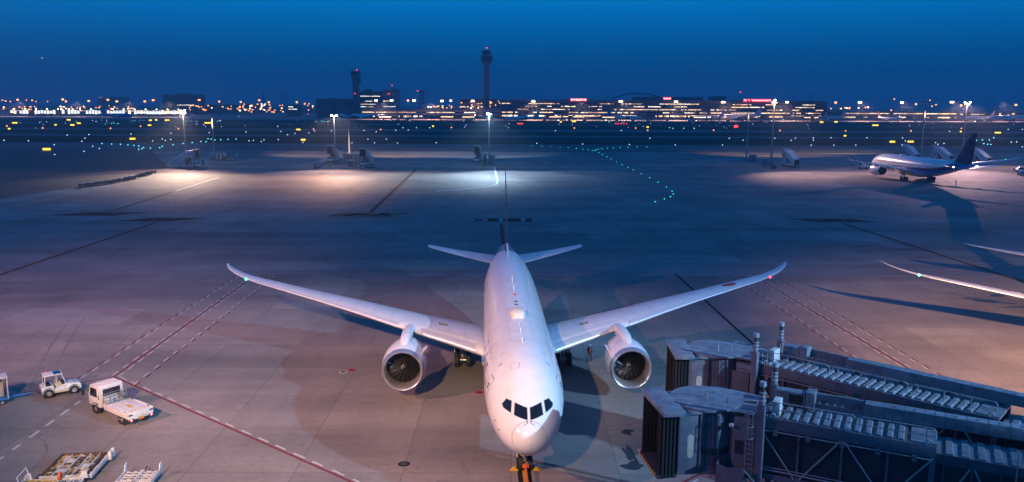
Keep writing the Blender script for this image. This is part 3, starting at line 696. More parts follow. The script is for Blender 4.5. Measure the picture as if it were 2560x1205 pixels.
# registration on the neighbour's wing
wgs = [c for c in nb.children if c.name.startswith('wing')]
wst = [c for c in wgs if c.data.vertices[0].co.x < 0][0]
vs, fs = text_shape('JA831A', 2.0)
mb = MB()
def _wp(x, y):
    a = 16.6 + x; le, ch, z, t = wing_sec(a); q = wing_up(a, min(.93, max(.06, .48 - y / ch)), .018); return (-q.x, q.y, q.z)
mb.add([_wp(x, y) for x, y in vs], fs).build('registration_lettering', DARK, wst, 0)
# tail lamps of the far jet
for p in ((-1.0, 56.4, 6.9), (6.0, 55.6, 6.62)):
    MB().ball(p, .22, 8, 5).build('tail_lamp', E_COOL, jet)
# ------------------------------------------------------------------ boarding bridges
CANVAS = mat('black_bellows', (.010, .010, .011), .85, 0, .35, 5)
PANEL = mat('bridge_dark_glazing', (.035, .036, .044), .3, 0, .3, 1.2, .2)
TAN = mat('window_beige', (.42, .34, .28), .4, 0, .2, 2)
BRACE = mat('brace_paint', (.38, .36, .33), .5, 0, .15, 2)
TEAL = mat('gutter_blue', (.05, .17, .25), .4, 0, .1, 3)
AMBER = mat('amber_rib', (.35, .17, .03), .5, 0, .2, 3)
def jet_bridge(label, C, h, cab_world, LA, toff, near):
    r = thing('boarding_bridge', label, 'boarding bridge', (C[0], C[1], 0), h, 'boarding bridges in front of the airliner')
    ca = cab_world - h                              # cab heading in the bridge's frame
    M = Matrix.Rotation(ca, 4, 'Z')
    def cb(): return MB()
    def rot(mb): mb.v = [tuple(M @ Vector(v)) for v in mb.v]; return mb
    zf, zr = 4.05, 7.5
    # cab head: x' towards the aircraft
    cab = rot(MB().bx(.9, 2.3, -1.72, 1.72, zf - .25, zr)).build('cab', BRIDGE, r, 35, .03)
    rot(MB().bx(2.0, 3.35, -2.05, 2.05, zr + .02, zr + .36)).build('canopy_roof', ROOFM, cab, 35, .05)
    rot(MB().bx(1.72, 1.98, -1.85, 1.85, zr + .01, zr + .10)).build('gutter', TEAL, cab)
    rot(MB().bx(.2, 1.72, -1.85, 1.85, zr + .01, zr + .16)).build('cab_roof', ROOFM, cab, 35, .03)
    for sgn in (-1, 1):
        for k in range(9):
            x = 2.34 + k * .11; w_ = .05 if k % 2 else .14
            rot(MB().prism([(x, zf - .25 - .0 * k), (x + .14, zf - .32 - .02 * k), (x + .14 - .03, zr), (x, zr)], sgn * (1.72 - w_) - .07, sgn * (1.72 - w_) + .07, 'y')).build('bellows_fold', CANVAS, cab, 0)
    for sgn in (-1, 1): rot(MB().bx(2.36, 3.25, sgn * 1.6 - .02, sgn * 1.6 + .02, zf - .3, zr)).build('bellows_side', CANVAS, cab)
    rot(MB().bx(2.36, 2.42, -1.6, 1.6, zf, zr)).build('bellows_back', CANVAS, cab)
    rot(MB().bx(2.3, 3.5, -1.7, 1.7, zf - .42, zf - .2)).build('cab_bumper', DARK, cab, 35, .03)
    rot(MB().cyl((3.5, -1.65, zf - .1), (3.0, -1.78, zf - 1.05), .10, .10, 10)).build('bumper_roller', TAN, cab)
    rot(MB().bx(3.0, 3.2, -1.92, -1.74, zf + .6, zf + .92)).build('sensor_box', WORN, cab)
    # pill-shaped side windows
    for sgn in (-1, 1):
        for q, m_, lift in ((1.16, WORN, .012), (1.0, TAN, .024)):
            pts = []
            for i in range(20):
                t = 2 * math.pi * i / 20; pts.append((1.55 + .17 * q * math.cos(t), 5.55 + .17 * q * math.sin(t) + (.52 if math.sin(t) >= 0 else -.52)))
            rot(MB().add([(x, sgn * (1.72 + lift), z) for x, z in pts], [tuple(range(20))])).build('cab_window', m_, cab, 0)
        rot(MB().bar((2.25, sgn * 1.76, zf), (2.25, sgn * 1.76, zr), .07)).build('cab_post', BRIDGED, cab)
        rot(MB().bar((.95, sgn * 1.75, zf), (.95, sgn * 1.75, zr), .10)).build('cab_post', BRIDGED, cab)
    # rotunda: curved slatted curtain
    rot_ = MB().lathe([(zf - .3, 0), (zf - .3, 1.86), (zf - .1, 1.86), (zf - .1, 1.78), (zr, 1.78)], (0, 0, 0), 48, 'z').build('rotunda', BRIDGE, r, 30)
    for k in range(44):
        t = 2 * math.pi * k / 44; c_ = Vector((1.785 * math.cos(t), 1.785 * math.sin(t), 0))
        MB().box((0, 0, (zf + zr) / 2), (.035, .05, zr - zf - .3)).build('curtain_rib', BRIDGED, rot_)
        o = bpy.data.objects['curtain_rib' if k == 0 else 'curtain_rib'] if False else None
    ribs = [c for c in rot_.children if c.name.startswith('curtain_rib')]
    for k, o in enumerate(ribs):
        t = 2 * math.pi * k / 44; o.data = ribs[0].data; o.location = (1.785 * math.cos(t), 1.785 * math.sin(t), 0); o.rotation_euler = (0, 0, t)
    slot = MB().box((0, 0, 5.15), (.03, .075, .42)).mesh('vent_slot', BLACK)
    for k in range(30):
        t = ca + math.pi * .5 + (k - 15) * .085 + .75
        link('vent_slot', slot, rot_, (1.81 * math.cos(t), 1.81 * math.sin(t), 0), t)
    dk = [(2.12 * math.cos(t), 2.12 * math.sin(t)) for t in [2 * math.pi * i / 48 for i in range(48)]]
    rf = MB().prism(dk, zr + .17, zr + .30, 'z').build('rotunda_roof', ROOFM, r, 30)
    MB().prism([(0.0, toff - 2.0), (3.3, toff - 1.42), (3.3, toff + 1.42), (0.0, toff + 2.0)], zr + .16, zr + .27, 'z').build('roof_apron', ROOFM, rf)
    MB().tube([(-2.0, -.3, zr + .36), (.05, .05, zr + .52)], .03).build('roof_strut', STEEL, rf); MB().cyl((.05, .05, zr + .3), (.05, .05, zr + .58), .07, .07, 8).build('roof_pivot', STEEL, rf)
    MB().prism([(.4, toff - .9), (2.1, toff - 1.25), (2.1, toff + 1.25), (.4, toff + .9)], zf - .2, zr + .1, 'z').build('throat', BRIDGE, r)
    # transition box and service door
    y0, y1 = toff - 1.5, toff + 1.5
    tr = MB().bx(1.95, 3.4, y0, y1, zf - .3, zr - .55).build('transition_box', BRIDGE, r, 35, .02)
    MB().bx(1.98, 3.4, y0 - .06, y1 + .06, zr - .5, zr - .12).build('transition_roof', ROOFM, tr)
    if near:
        MB().bx(2.0, 2.75, y0 - .05, y0 + .01, zf - .1, zf + 2.25).build('service_door', BRIDGE, tr, 35, .01)
        MB().bx(2.08, 2.58, y0 - .075, y0 - .04, zf + 1.1, zf + 1.95).build('door_window', PANEL, tr)
    else:
        MB().bx(1.7, 3.0, y0 - .10, y0 + .01, zf - .2, zr - .75).build('door_hood', BRIDGED, tr, 35, .02)
    # outer tunnel with trussed sides
    A0, A1 = 3.3, LA; zt = 7.62; zb = 4.2
    tn = MB().bx(A0, A1, y0, y1, zt - .10, zt).build('tunnel', ROOFM, r)
    for y in (y0, y1):
        sg = -1 if y == y0 else 1
        MB().bx(A0, A1, y - .06, y + .06, zt - .62, zt + .04).build('top_chord', BRIDGE, tn, 35, .015)
        MB().bx(A0, A1, y - .07, y + .07, zb - .25, zb + .08).build('bottom_chord', BRIDGE, tn, 35, .015)
        MB().bx(A0, A1, y - sg * .16 - .02, y - sg * .16 + .02, zb, zt - .5).build('side_panel', PANEL, tn)
        n = max(3, round((A1 - A0) / 2.1)); st = (A1 - A0) / n
        for k in range(n + 1):
            x = A0 + k * st; MB().bx(x - .06 if k < n else A1 - .28, x + .06 if k < n else A1, y - .05, y + .05, zb + .08, zt - .6).build('truss_post', BRIDGE, tn)
            if k < n:
                xa, xb = (x + .12, x + st - .12)
                if k % 2: xa, xb = xb, xa
                MB().bar((xa, y + sg * .03, zt - .62), (xb, y + sg * .03, zb + .06), .10, .08).build('truss_brace', BRACE, tn)
        for k in range(3): 
            x = A0 + .8 + k * (A1 - A0 - 1.2) / 2
            MB().lathe([(-.03, .10), (-.03, .17), (.03, .17), (.03, .10), (-.03, .10)], (x, y + sg * .02, zt + .17), 14, 'y').build('lifting_eye', WORN, tn)
        # guard rails in panels
        x = A0 + .5
        while x < A1 - .6:
            e = min(x + 4.6, A1 - .1); h_ = .95
            rl = MB().tube([(x, y - sg * .12, zt + .32), (x, y - sg * .12, zt + h_ - .14), (x + .14, y - sg * .12, zt + h_), (e - .14, y - sg * .12, zt + h_), (e, y - sg * .12, zt + h_ - .14), (e, y - sg * .12, zt + .32)], .026).tube([(x, y - sg * .12, zt + .5), (e, y - sg * .12, zt + .5)], .022)
            k = x + .35
            while k < e: rl.tube([(k, y - sg * .12, zt), (k, y - sg * .12, zt + h_)], .024); k += 1.45
            rl.build('guard_rail', RAIL, tn); x = e + .22
    rib = MB().prism([(-.17, 0), (-.12, .11), (.12, .11), (.17, 0)], y0 + .1, toff + .62, 'y').mesh('roof_rib', ROOFM)
    rib2 = MB().bx(-.025, .025, y0 + .1, toff + .62, 0, .015).mesh('rib_seam', AMBER)
    k = A0 + .35
    while k < A1 - 1.3:
        link('roof_rib', rib, tn, (k, 0, zt + .002)); link('rib_seam', rib2, tn, (k + .27, 0, zt + .003)); k += .54
    MB().bx(A1 - 1.25, A1, y0 + .1, y1 - .1, zt + .01, zt + .10).build('roof_end_plate', ROOFM, tn)
    # cable carrier housing on the roof
    q0, q1 = toff + .72, toff + 1.42
    B1 = LA + (4.4 if near else 9.0)
    tray = MB().bx(A0 + 5.4, B1, q0, q1, zt + .28, zt + .95).build('cable_housing', ROOFM, r, 35, .02)
    for k in range(7):
        x = A0 + 5.4 + (k + 1) * (B1 - A0 - 5.4) / 8
        MB().bx(x - .012, x + .012, q0 - .012, q1 + .012, zt + .30, zt + .963).build('housing_seam', BRIDGED, tray)
        MB().cyl((x + .5, q0 + .2, zt + .95), (x + .5, q0 + .2, zt + 1.02), .04, .04, 6).build('housing_bolt', BRIDGED, tray)
    MB().bx(A0 + 2.7, A0 + 5.4, q1 - .10, q1, zt + .3, zt + .9).build('tray_wall', ROOFM, tray); MB().bx(A0 + 2.7, A0 + 5.4, q0, q0 + .06, zt + .3, zt + .52).build('tray_wall', BRIDGE, tray)
    for k in range(6): MB().bx(A0 + 2.9 + k * .42, A0 + 3.0 + k * .42, q0 + .06, q1 - .1, zt + .34, zt + .44).build('cable_link', STEEL, tray)
    MB().bx(A0 + 2.25, A0 + 2.75, q0 - .08, q1 + .04, zt + .1, zt + 1.12).build('cable_end_box', WORN if False else ROOFM, tray, 35, .04)
    MB().bx(A0 + .55 if near else A0 + 1.0, A0 + 2.2, q0, q1, zt + .12, zt + .98).build('roof_cabinet', ROOFM, r, 35, .03)
    if near: MB().bx(A0 + 1.3, A0 + 2.1, q0 - .02, q0 + .01, zt + .3, zt + .85).build('cabinet_opening', BLACK, r)
    MB().bx(B1, B1 + .5, q0 - .05, q1 + .05, zt + .2, zt + .98).build('housing_end_box', ROOFM, tray, 35, .04)
    for k in range(4):
        x = A0 + 6 + k * (LA - A0 - 6.5) / 3; MB().bx(x - .05, x + .05, q0 + .1, q1 - .1, zt, zt + .28).build('housing_bracket', BRIDGED, tray)
    # inner tunnel
    zi = zt - .45
    ti = MB().bx(A1, A1 + 13, y0 + .25, y1 - .25, zi - .1, zi).build('inner_tunnel', ROOFM, r)
    for y in (y0 + .25, y1 - .25):
        sg = -1 if y < toff else 1
        MB().bx(A1, A1 + 13, y - .05, y + .05, zi - .5, zi + .03).build('top_chord', BRIDGED, ti); MB().bx(A1, A1 + 13, y - .05, y + .05, zb, zb + .25).build('bottom_chord', BRIDGED, ti)
        MB().bx(A1, A1 + 13, y - sg * .14 - .02, y - sg * .14 + .02, zb + .2, zi - .4).build('side_panel', PANEL, ti)
        for k in range(10):
            x = A1 + .4 + k * 1.3; MB().bx(x - .04, x + .04, y - .05, y + .05, zb + .25, zi - .45).build('truss_post', BRIDGED, ti)
            MB().bar((x + .1, y + sg * .03, zi - .5) if k % 2 else (x + 1.2, y + sg * .03, zi - .5), (x + 1.2, y + sg * .03, zb + .2) if k % 2 else (x + .1, y + sg * .03, zb + .2), .08).build('truss_brace', BRACE, ti)
    for k in range(16): MB().prism([(A1 + .6 + k * .75 - .22, zi), (A1 + .6 + k * .75 - .16, zi + .10), (A1 + .6 + k * .75 + .16, zi + .10), (A1 + .6 + k * .75 + .22, zi)], y0 + .3, y1 - .3, 'y').build('roof_rib', ROOFM, ti)
    # lift columns with drive heads, wheels below
    for y in (y0 - .45, y1 + .45):
        cx_ = 3.55
        col = MB().bx(cx_ - .2, cx_ + .2, y - .2, y + .2, 1.0, 8.55).build('lift_column', BRIDGE, r, 35, .03)
        MB().cyl((cx_, y, 8.55), (cx_, y, 9.15), .15, .15, 14).build('lift_motor', MIDG, col); MB().cyl((cx_, y, 8.72), (cx_, y, 8.80), .21, .21, 14).cyl((cx_, y, 8.98), (cx_, y, 9.05), .20, .20, 14).build('motor_flange', GREY, col)
        MB().cyl((cx_, y, 9.15), (cx_, y, 9.72), .135, .135, 14).build('lift_motor', DARK, col); MB().cyl((cx_, y, 9.60), (cx_, y, 9.86), .19, .19, 14).build('motor_cap', GREY, col); MB().cyl((cx_, y, 9.2), (cx_, y, 9.28), .19, .19, 14).build('motor_flange', GREY, col)
        MB().bar((cx_, y, 1.1), (cx_ + 1.0, y, 3.9), .12).build('column_stay', BRIDGED, col)
        wheel((cx_, y + .2, .55), .55, .4, r)
    MB().bx(3.2, 3.9, y0 - .6, y1 + .6, .75, 1.15).build('drive_beam', BRIDGED, r, 35, .03)
    # air-conditioning unit beside the column
    ac = MB().bx(4.0, 4.42, toff - 1.25 if near else toff - .9, toff - .35 if near else toff, zt + .05, zt + .95).build('air_conditioner', WORN, r, 35, .03)
    yy = toff - .8 if near else toff - .45
    MB().cyl((3.97, yy, zt + .5), (4.01, yy, zt + .5), .34, .34, 20).build('fan_grille', DARK, ac); MB().bx(4.1, 4.4, yy - .3, yy + .3, zt, zt + .05).build('unit_foot', DARK, ac)
    for a_, b_ in (((3.3, y0 - .1, zt + .1), (5.2, toff - .2, zt + .16)), ((3.2, y1, zt + .08), (6.0, toff + .2, zt + .12)), ((2.2, toff, zr + .3), (4.4, toff - .2, zt + .2))): MB().tube([a_, ((a_[0] + b_[0]) / 2, (a_[1] + b_[1]) / 2 + .2, zt + .25), b_], .05).build('cable_hose', DARK, r)
    # hand rail round the throat roof
    MB().tube([(1.5, y0 + .1, zr), (1.5, y0 + .1, zr + .95), (3.2, y0 + .1, zr + .95), (3.2, y0 + .1, zr)], .025).tube([(1.5, y0 + .1, zr + .5), (3.2, y0 + .1, zr + .5)], .022).build('guard_rail', RAIL, r)
    if near:
        # caged ladder
        ld = MB(); lx, ly = 2.95, y0 - .30
        for dx in (-.2, .2): ld.tube([(lx + dx, ly, zf - .6), (lx + dx, ly, zr + .7)], .028)
        z = zf - .5
        while z < zr + .4: ld.tube([(lx - .2, ly, z), (lx + .2, ly, z)], .02); z += .3
        lo = ld.build('caged_ladder', RAIL, r)
        for z in (zr - 1.0, zr - .3, zr + .5): MB().tube([(lx - .33 * math.cos(t), ly - .62 * math.sin(t), z) for t in [math.pi * i / 10 for i in range(11)]], .022).build('cage_hoop', STEEL, lo)
        for i in range(1, 10, 2): t = math.pi * i / 10; MB().tube([(lx - .33 * math.cos(t), ly - .62 * math.sin(t), zr - 1.0), (lx - .33 * math.cos(t), ly - .62 * math.sin(t), zr + .5)], .018).build('cage_bar', STEEL, lo)
        # service stair with landing
        sv = MB().bx(1.35, 2.9, y0 - 1.25, y0 - .05, zf - .3, zf - .18).build('service_stair', BRIDGED, r)
        MB().prism([(1.35, zf - .9), (2.4, zf - 1.3), (2.9, zf - .3), (2.9, zf + .8), (1.9, zf + .65), (1.35, zf + .8)], y0 - 1.3, y0 - 1.25, 'y').build('landing_panel', BRIDGE, sv)
        MB().bx(1.32, 1.37, y0 - 1.28, y0 - .08, zf - .8, zf + .8).build('landing_panel', BRIDGED, sv)
        for k in range(13): MB().bx(2.9 + k * .26, 3.14 + k * .26, y0 - 1.2, y0 - .4, zf - .5 - k * .25, zf - .46 - k * .25).build('stair_tread', BRIDGED, sv)
        for y in (y0 - 1.24, y0 - .36):
            MB().bar((2.9, y, zf - .4), (6.2, y, zf - 3.6), .06, .2).build('stair_stringer', BRIDGED, sv); MB().tube([(2.9, y, zf + .7), (6.2, y, zf - 2.5)], .025).tube([(2.9, y, zf + .3), (6.2, y, zf - 2.9)], .02).build('stair_rail', STEEL, sv)
        MB().lathe([(0, .10), (.2, .13), (.25, .02)], (1.75, y0 - .25, zr - .62), 10, 'x').build('floodlight_housing', WORN, tr)
    # pipes and conduits along the near side, warning stripes on the bumper
    for z, rr_ in ((zt - .72, .035), (zb + .35, .05), (zb + .52, .03)): MB().tube([(A0 + .1, y0 - .10, z), (A1 - .2, y0 - .10, z)], rr_).build('conduit', RAIL, tn)
    for k in range(5): MB().bx(A0 + 1 + k * (A1 - A0 - 2) / 4 - .12, A0 + 1 + k * (A1 - A0 - 2) / 4 + .12, y0 - .16, y0 - .06, zt - .95, zt - .62).build('junction_box', MIDG, tn)
    MB().tube([(A0 + .4, y0 - .12, zt - .7), (A0 + 1.6, y0 - .14, zt - 1.5), (A0 + 3.0, y0 - .12, zt - .75)], .04).build('cable_loop', BLACK, tn)
    for k in range(8): rot(MB().bx(3.502, 3.51, -1.6 + k * .4, -1.4 + k * .4, zf - .42, zf - .2)).build('warning_stripe', YELLOW, cab)
    rot(MB().bx(2.6, 2.9, -2.08, -2.04, zr + .1, zr + .28)).build('cab_plate', WORN, cab)
    # support leg under the inner tunnel
    MB().bx(A1 + 8, A1 + 8.5, toff - .25, toff + .25, 0, zb).build('support_leg', BRIDGED, r)
    # windsock-like pendant on a rod by the inner tunnel
    if near:
        MB().tube([(A1 + 3.6, y0 - .1, zi - .6), (A1 + 3.6, y0 - .1, zi + 1.0)], .03).build('pendant_rod', STEEL, r); MB().cyl((A1 + 3.6, y0 - .1, zi - 1.1), (A1 + 3.6, y0 - .1, zi - .6), .26, .04, 10).build('pendant_cone', GREY, r)
    return r
jet_bridge('grey boarding bridge nearest the viewer, with service stair and caged ladder', (11.7, 46.5), R(-27.5), R(189), 12.4, .45, True)
jet_bridge('grey boarding bridge behind the nearer one, beside the right engine', (14.9, 56.6), R(-43), R(178), 18.2, .75, False)
# ------------------------------------------------------------------ vehicles near the viewer
E_TAIL = emitter('tail_lamp_red', (1, .06, .05), 12)
AMBL = mat('amber_lens', (.6, .18, .02), .3, 0, .1, 3)
def wheel_y(c, rad, w, parent, rim=STEEL):
    o = MB().lathe([(-w / 2, rad * .55), (-w / 2, rad * .88), (-w * .36, rad * .985), (0, rad), (w * .36, rad * .985), (w / 2, rad * .88), (w / 2, rad * .55)], c, 20, 'y').build('wheel', BLACK, parent, 40)
    for s in (-1, 1): MB().lathe([(s * w * .42, .01), (s * w * .42, rad * .2), (s * w * .28, rad * .32), (s * w * .38, rad * .57)], c, 16, 'y').build('rim', rim, o, 40)
    return o
# --- flatbed truck (x forward)
t = thing('flatbed_truck', 'white flatbed service truck with red tail lights glowing', 'truck', (-31.85, 62.75, 0), R(144.2))
MB().bx(-2.9, 2.9, -.42, .42, .48, .72).build('chassis', DARK, t)
cabp = [(1.25, .62), (1.25, 2.28), (1.42, 2.42), (2.55, 2.42), (2.78, 2.28), (3.08, 1.45), (3.12, .62)]
cb = MB().prism(cabp, -.98, .98, 'y').build('cab', WHITE, t, 35, .05)
for s in (-1, 1):
    MB().prism([(1.72, 1.42), (2.86, 1.42), (2.66, 2.14), (1.72, 2.14)], s * .985 - .012, s * .985 + .012, 'y').build('side_window', GLASS, cb)
    MB().bx(1.40, 1.46, s * .99 - .02, s * .99 + .02, 1.3, 1.65).build('door_handle', BLACK, cb); MB().bx(1.55, 2.0, s * .985 - .01, s * .985 + .01, .86, .92).build('step', DARK, cb)
    MB().tube([(2.9, s * .98, 1.9), (3.15, s * 1.28, 1.95), (3.15, s * 1.28, 1.5)], .02).bx(3.10, 3.16, s * 1.38 - .11, s * 1.38 + .11, 1.45, 1.98).build('mirror', BLACK, cb)
    MB().lathe([(-.12, .5), (.12, .5), (.12, .44), (-.12, .44)], (2.1, s * .9, .44), 20, 'y').build('wheel_arch', DARK, cb)
MB().bx(1.228, 1.246, -.72, .72, 1.55, 2.12).build('rear_window', GLASS, cb)
for k in range(7): MB().bx(1.5, 2.5, -.78 + k * .26 - .03, -.78 + k * .26 + .03, 2.42, 2.445).build('roof_rib', WHITE, cb)
MB().prism([(3.0, 1.5), (3.09, 1.5), (2.80, 2.22), (2.72, 2.22)], -.85, .85, 'y').build('windscreen', GLASS, cb)
bd = MB().bx(-3.0, .55, -1.08, 1.08, .92, 1.12).build('load_bed', WHITE, t, 35, .025)
for s in (-1, 1):
    MB().bx(-3.0, .55, s * 1.05 - .04, s * 1.05 + .04, .70, 1.16).build('bed_side', WHITE, bd, 35, .015)
    MB().bx(-1.9, -.3, s * 1.02 - .02, s * 1.02 + .02, .36, .50).build('under_guard', STEEL, bd)
    MB().bx(-2.6, -2.35, s * .98 - .04, s * .98 + .04, 1.13, 1.17).build('bed_latch', DARK, bd)
MB().bx(-1.75, -.95, -.16, .16, 1.122, 1.132).build('yellow_plate', YELLOW, bd); MB().bx(-2.8, -2.3, -.7, .7, 1.122, 1.13).build('tread_plate', mat('cream_plate', (.62, .56, .40), .5), bd)
for y in (-.55, 0, .55): MB().bx(-2.9, .4, y - .01, y + .01, 1.121, 1.127).build('bed_seam', GREY, bd)
MB().bx(.2, .5, -.9, .9, 1.125, 1.19).build('bed_step', STEEL, bd)
MB().bx(-3.06, -2.98, -1.02, 1.02, .56, 1.08).build('tailboard', WHITE, bd, 35, .02)
for s in (-1, 1):
    MB().bx(-3.10, -3.05, s * .86 - .15, s * .86 + .15, .92, 1.03).build('tail_hinge', DARK, bd)
    tl = MB().bx(-3.10, -2.98, s * .80 - .20, s * .80 + .20, .50, .66).build('tail_lamp_housing', DARK, t); MB().cyl((-3.09, s * .83, .58), (-3.13, s * .83, .58), .075, .075, 14).build('tail_lamp', E_TAIL, tl)
MB().bx(-3.11, -3.07, -.22, .22, .46, .62).build('number_plate', AMBL, t); MB().tube([(-3.12, -.5, .95), (-3.18, -.3, .72), (-3.14, -.1, .9), (-3.18, .2, .66), (-3.12, .35, .95)], .018).build('tow_cable', YELLOW, t)
rk = MB()
for y in (-.9, -.45, 0, .45, .9): rk.tube([(.62, y, 1.0), (.62, y, 1.95)], .022).tube([(1.05, y, 1.0), (1.05, y, 1.75)], .02)
for z in (1.3, 1.6, 1.95): rk.tube([(.62, -.9, z), (.62, .9, z)], .022)
for y in (-.9, .9): rk.tube([(.62, y, 1.95), (1.05, y, 1.75)], .02)
rk = rk.build('tool_rack', STEEL, t); MB().lathe([(-.12, .05), (-.12, .26), (.12, .26), (.12, .05)], (.85, -.62, 1.45), 16, 'y').build('hose_reel', MIDG, rk); MB().bx(.7, 1.0, .2, .7, 1.1, 1.45).build('tool_box', WORN, rk); MB().tube([(.7, -.75, 1.2), (.2, -.9, 1.3), (-.2, -.95, 1.2)], .05).build('hose', DARK, rk)
for s in (-1, 1):
    wheel_y((2.1, s * .86, .40), .40, .26, t); wheel_y((-1.95, s * .82, .40), .40, .42, t)
    MB().lathe([(-.2, .52), (.2, .52), (.2, .47), (-.2, .47)], (-1.95, s * .84, .40), 20, 'y').build('mud_guard', DARK, t)
# --- baggage tow tractor
def tractor(label, loc, rz):
    t = thing('tow_tractor', label, 'tow tractor', loc, rz, 'baggage tow tractors')
    bd = MB().prism([(-1.45, .32), (-1.5, .95), (-1.25, 1.02), (-.55, .98), (-.5, .5), (.25, .5), (.3, 1.02), (1.35, .90), (1.55, .80), (1.58, .40), (1.2, .30)], -.68, .68, 'y').build('body', WHITE, t, 35, .045)
    for s in (-1, 1):
        MB().prism([(-.5, .34), (.3, .34), (.34, .98), (.1, 1.0), (-.5, .72)], s * .66 - .03, s * .66 + .03, 'y').build('side_panel', WHITE, bd)
        for c_, rr in (((-.95, s * .62, .38), .38), ((1.0, s * .62, .36), .36)):
            wheel_y(c_, rr, .26, t); MB().lathe([(-.14, rr + .09), (.14, rr + .09), (.14, rr + .05), (-.14, rr + .05)], (c_[0], c_[1] + s * .0, c_[2] + .02), 20, 'y').build('wheel_arch', DARK, bd)
        MB().tube([(-1.2, s * .60, .98), (-1.15, s * .58, 1.92)], .04).tube([(-.3, s * .62, .8), (-.3, s * .58, 1.9)], .03).tube([(.42, s * .62, .98), (.12, s * .58, 1.9)], .035).build('cab_post', WHITE, t)
        MB().bx(1.5, 1.6, s * .45 - .09, s * .45 + .09, .62, .76).build('headlamp', GREY, bd)
        MB().bx(-1.53, -1.48, s * .5 - .08, s * .5 + .08, .72, .84).build('rear_lamp', REDP, bd)
    rf = MB().bx(-1.25, .2, -.64, .64, 1.89, 1.96).build('roof', WHITE, t, 35, .03); MB().bx(-.45, .12, -.5, .5, 1.955, 1.975).build('roof_glass', GLASS, rf); MB().cyl((-.9, .4, 1.95), (-.9, .4, 2.08), .06, .05, 10).build('beacon', AMBL, rf)
    MB().prism([(.40, 1.02), (.43, 1.02), (.15, 1.88), (.12, 1.88)], -.56, .56, 'y').build('windscreen', mat('clear_pane', (.05, .06, .08), .06, 0, .1, 2, .5), t)
    MB().bx(-1.15, -.75, -.5, .5, .95, 1.12).bx(-1.2, -1.08, -.5, .5, 1.1, 1.5).build('seat', BLACK, t, 35, .03)
    MB().lathe([(-.02, .17), (.0, .20), (.02, .17), (0, .15)], (0.0, 0.0, 0), 18, 'x').build('steering_wheel', BLACK, t).matrix_local = Matrix.Translation((-.02, .22, 1.22)) @ Matrix.Rotation(R(35), 4, 'Y')
    MB().tube([(.3, .22, .95), (0, .22, 1.2)], .025).build('steering_column', BLACK, t); MB().bx(.1, .35, -.5, .5, .95, 1.1).build('dashboard', DARK, t)
    MB().bx(-1.72, -1.48, -.12, .12, .38, .52).build('tow_hitch', DARK, t); MB().cyl((1.05, -.3, 1.0), (1.05, -.3, 1.12), .03, .05, 8).build('bonnet_cap', AMBL, bd)
    return t
tr0 = tractor('white baggage tow tractor with glazed cab beside the red line junction', (-39.55, 67.75, 0), R(37))
# --- covered baggage cart at the left edge
c = thing('baggage_cart', 'covered baggage cart cut off by the left edge of the picture', 'baggage cart', (-44.1, 64.9, 0), R(37))
bs = MB().bx(-1.5, 1.5, -.8, .8, .42, .52).build('cart_bed', BLUEP, c, 35, .02)
MB().bx(-1.55, 1.55, -.82, .82, 2.28, 2.36).build('canopy', WORN, c, 35, .02)
for x in (-1.45, 0, 1.45):
    for y in (-.75, .75): MB().tube([(x, y, .5), (x, y, 2.3)], .045).build('canopy_post', WORN, c)
for x in (-1.45, 1.45): MB().bx(x - .015, x + .015, -.72, .72, .55, 2.2).build('end_curtain', MIDG, c)
MB().bx(-1.2, 1.2, -.03, .03, .55, 2.2).build('centre_curtain', mat('curtain_clear', (.35, .34, .33), .5), c)
for x in (-1.0, 1.0):
    for y in (-.62, .62): wheel_y((x, y, .22), .22, .16, c)
MB().tube([(1.5, -.2, .4), (2.9, -.03, .42), (3.4, 0, .44)], .05).tube([(1.5, .2, .4), (2.9, .03, .42)], .05).tube([(2.0, -.14, .41), (2.0, .14, .41)], .04).tube([(2.45, -.09, .42), (2.45, .09, .42)], .04).build('tow_bar', BLUEP, c)
# --- pallet dollies
PATINA = None
def patina():
    m = bpy.data.materials.new('rusty_deck'); m.use_nodes = True; t_ = m.node_tree; b = t_.nodes['Principled BSDF']; N, L = t_.nodes.new, t_.links.new
    co = N('ShaderNodeTexCoord'); n = N('ShaderNodeTexNoise'); n.inputs['Scale'].default_value = 3.2; n.inputs['Detail'].default_value = 6; L(co.outputs['Object'], n.inputs['Vector'])
    r = N('ShaderNodeValToRGB'); e = r.color_ramp.elements; e[0].position = .42; e[0].color = (.028, .022, .018, 1); e[1].position = .62; e[1].color = (.62, .55, .45, 1); k = e.new(.52); k.color = (.34, .22, .05, 1); L(n.outputs[0], r.inputs[0]); L(r.outputs[0], b.inputs['Base Color']); b.inputs['Roughness'].default_value = .7; return m
PATINA = patina()
d = thing('pallet_dolly', 'white pallet dolly with rusty yellow-brown deck behind the others', 'pallet dolly', (-30.07, 52.6, 0), R(96.2))
fr = MB().bx(-1.75, 1.75, -1.58, 1.58, .30, .42).build('deck', PATINA, d)
for y in (-1.58, -.95, -.32, .32, .95): MB().bx(-1.75, 1.75, y - .035, y + .035, .42, .52).build('deck_rail', WORN, fr)
for y, m_ in ((1.62, RUST), (-1.62, WORN)): MB().bx(-1.8, 1.8, y - .06, y + .06, .28, .58).build('side_rail', m_, fr, 35, .015)
for x, m_ in ((-1.8, WORN), (1.8, RUST)): MB().bx(x - .06, x + .06, -1.66, 1.66, .30, .55).build('end_rail', m_, fr, 35, .015)
MB().bx(-1.7, 1.7, -1.34, -1.2, .425, .50).build('guide_rail', DARK, fr)
for x0, y0, y1 in ((-.3, -.9, -.4), (.5, .4, .9), (-1.0, .4, .9), (.9, -.25, .25)): MB().bx(x0, x0 + .5, y0, y1, .421, .45).build('deck_plate', WORN if x0 < .6 else RUST, fr)
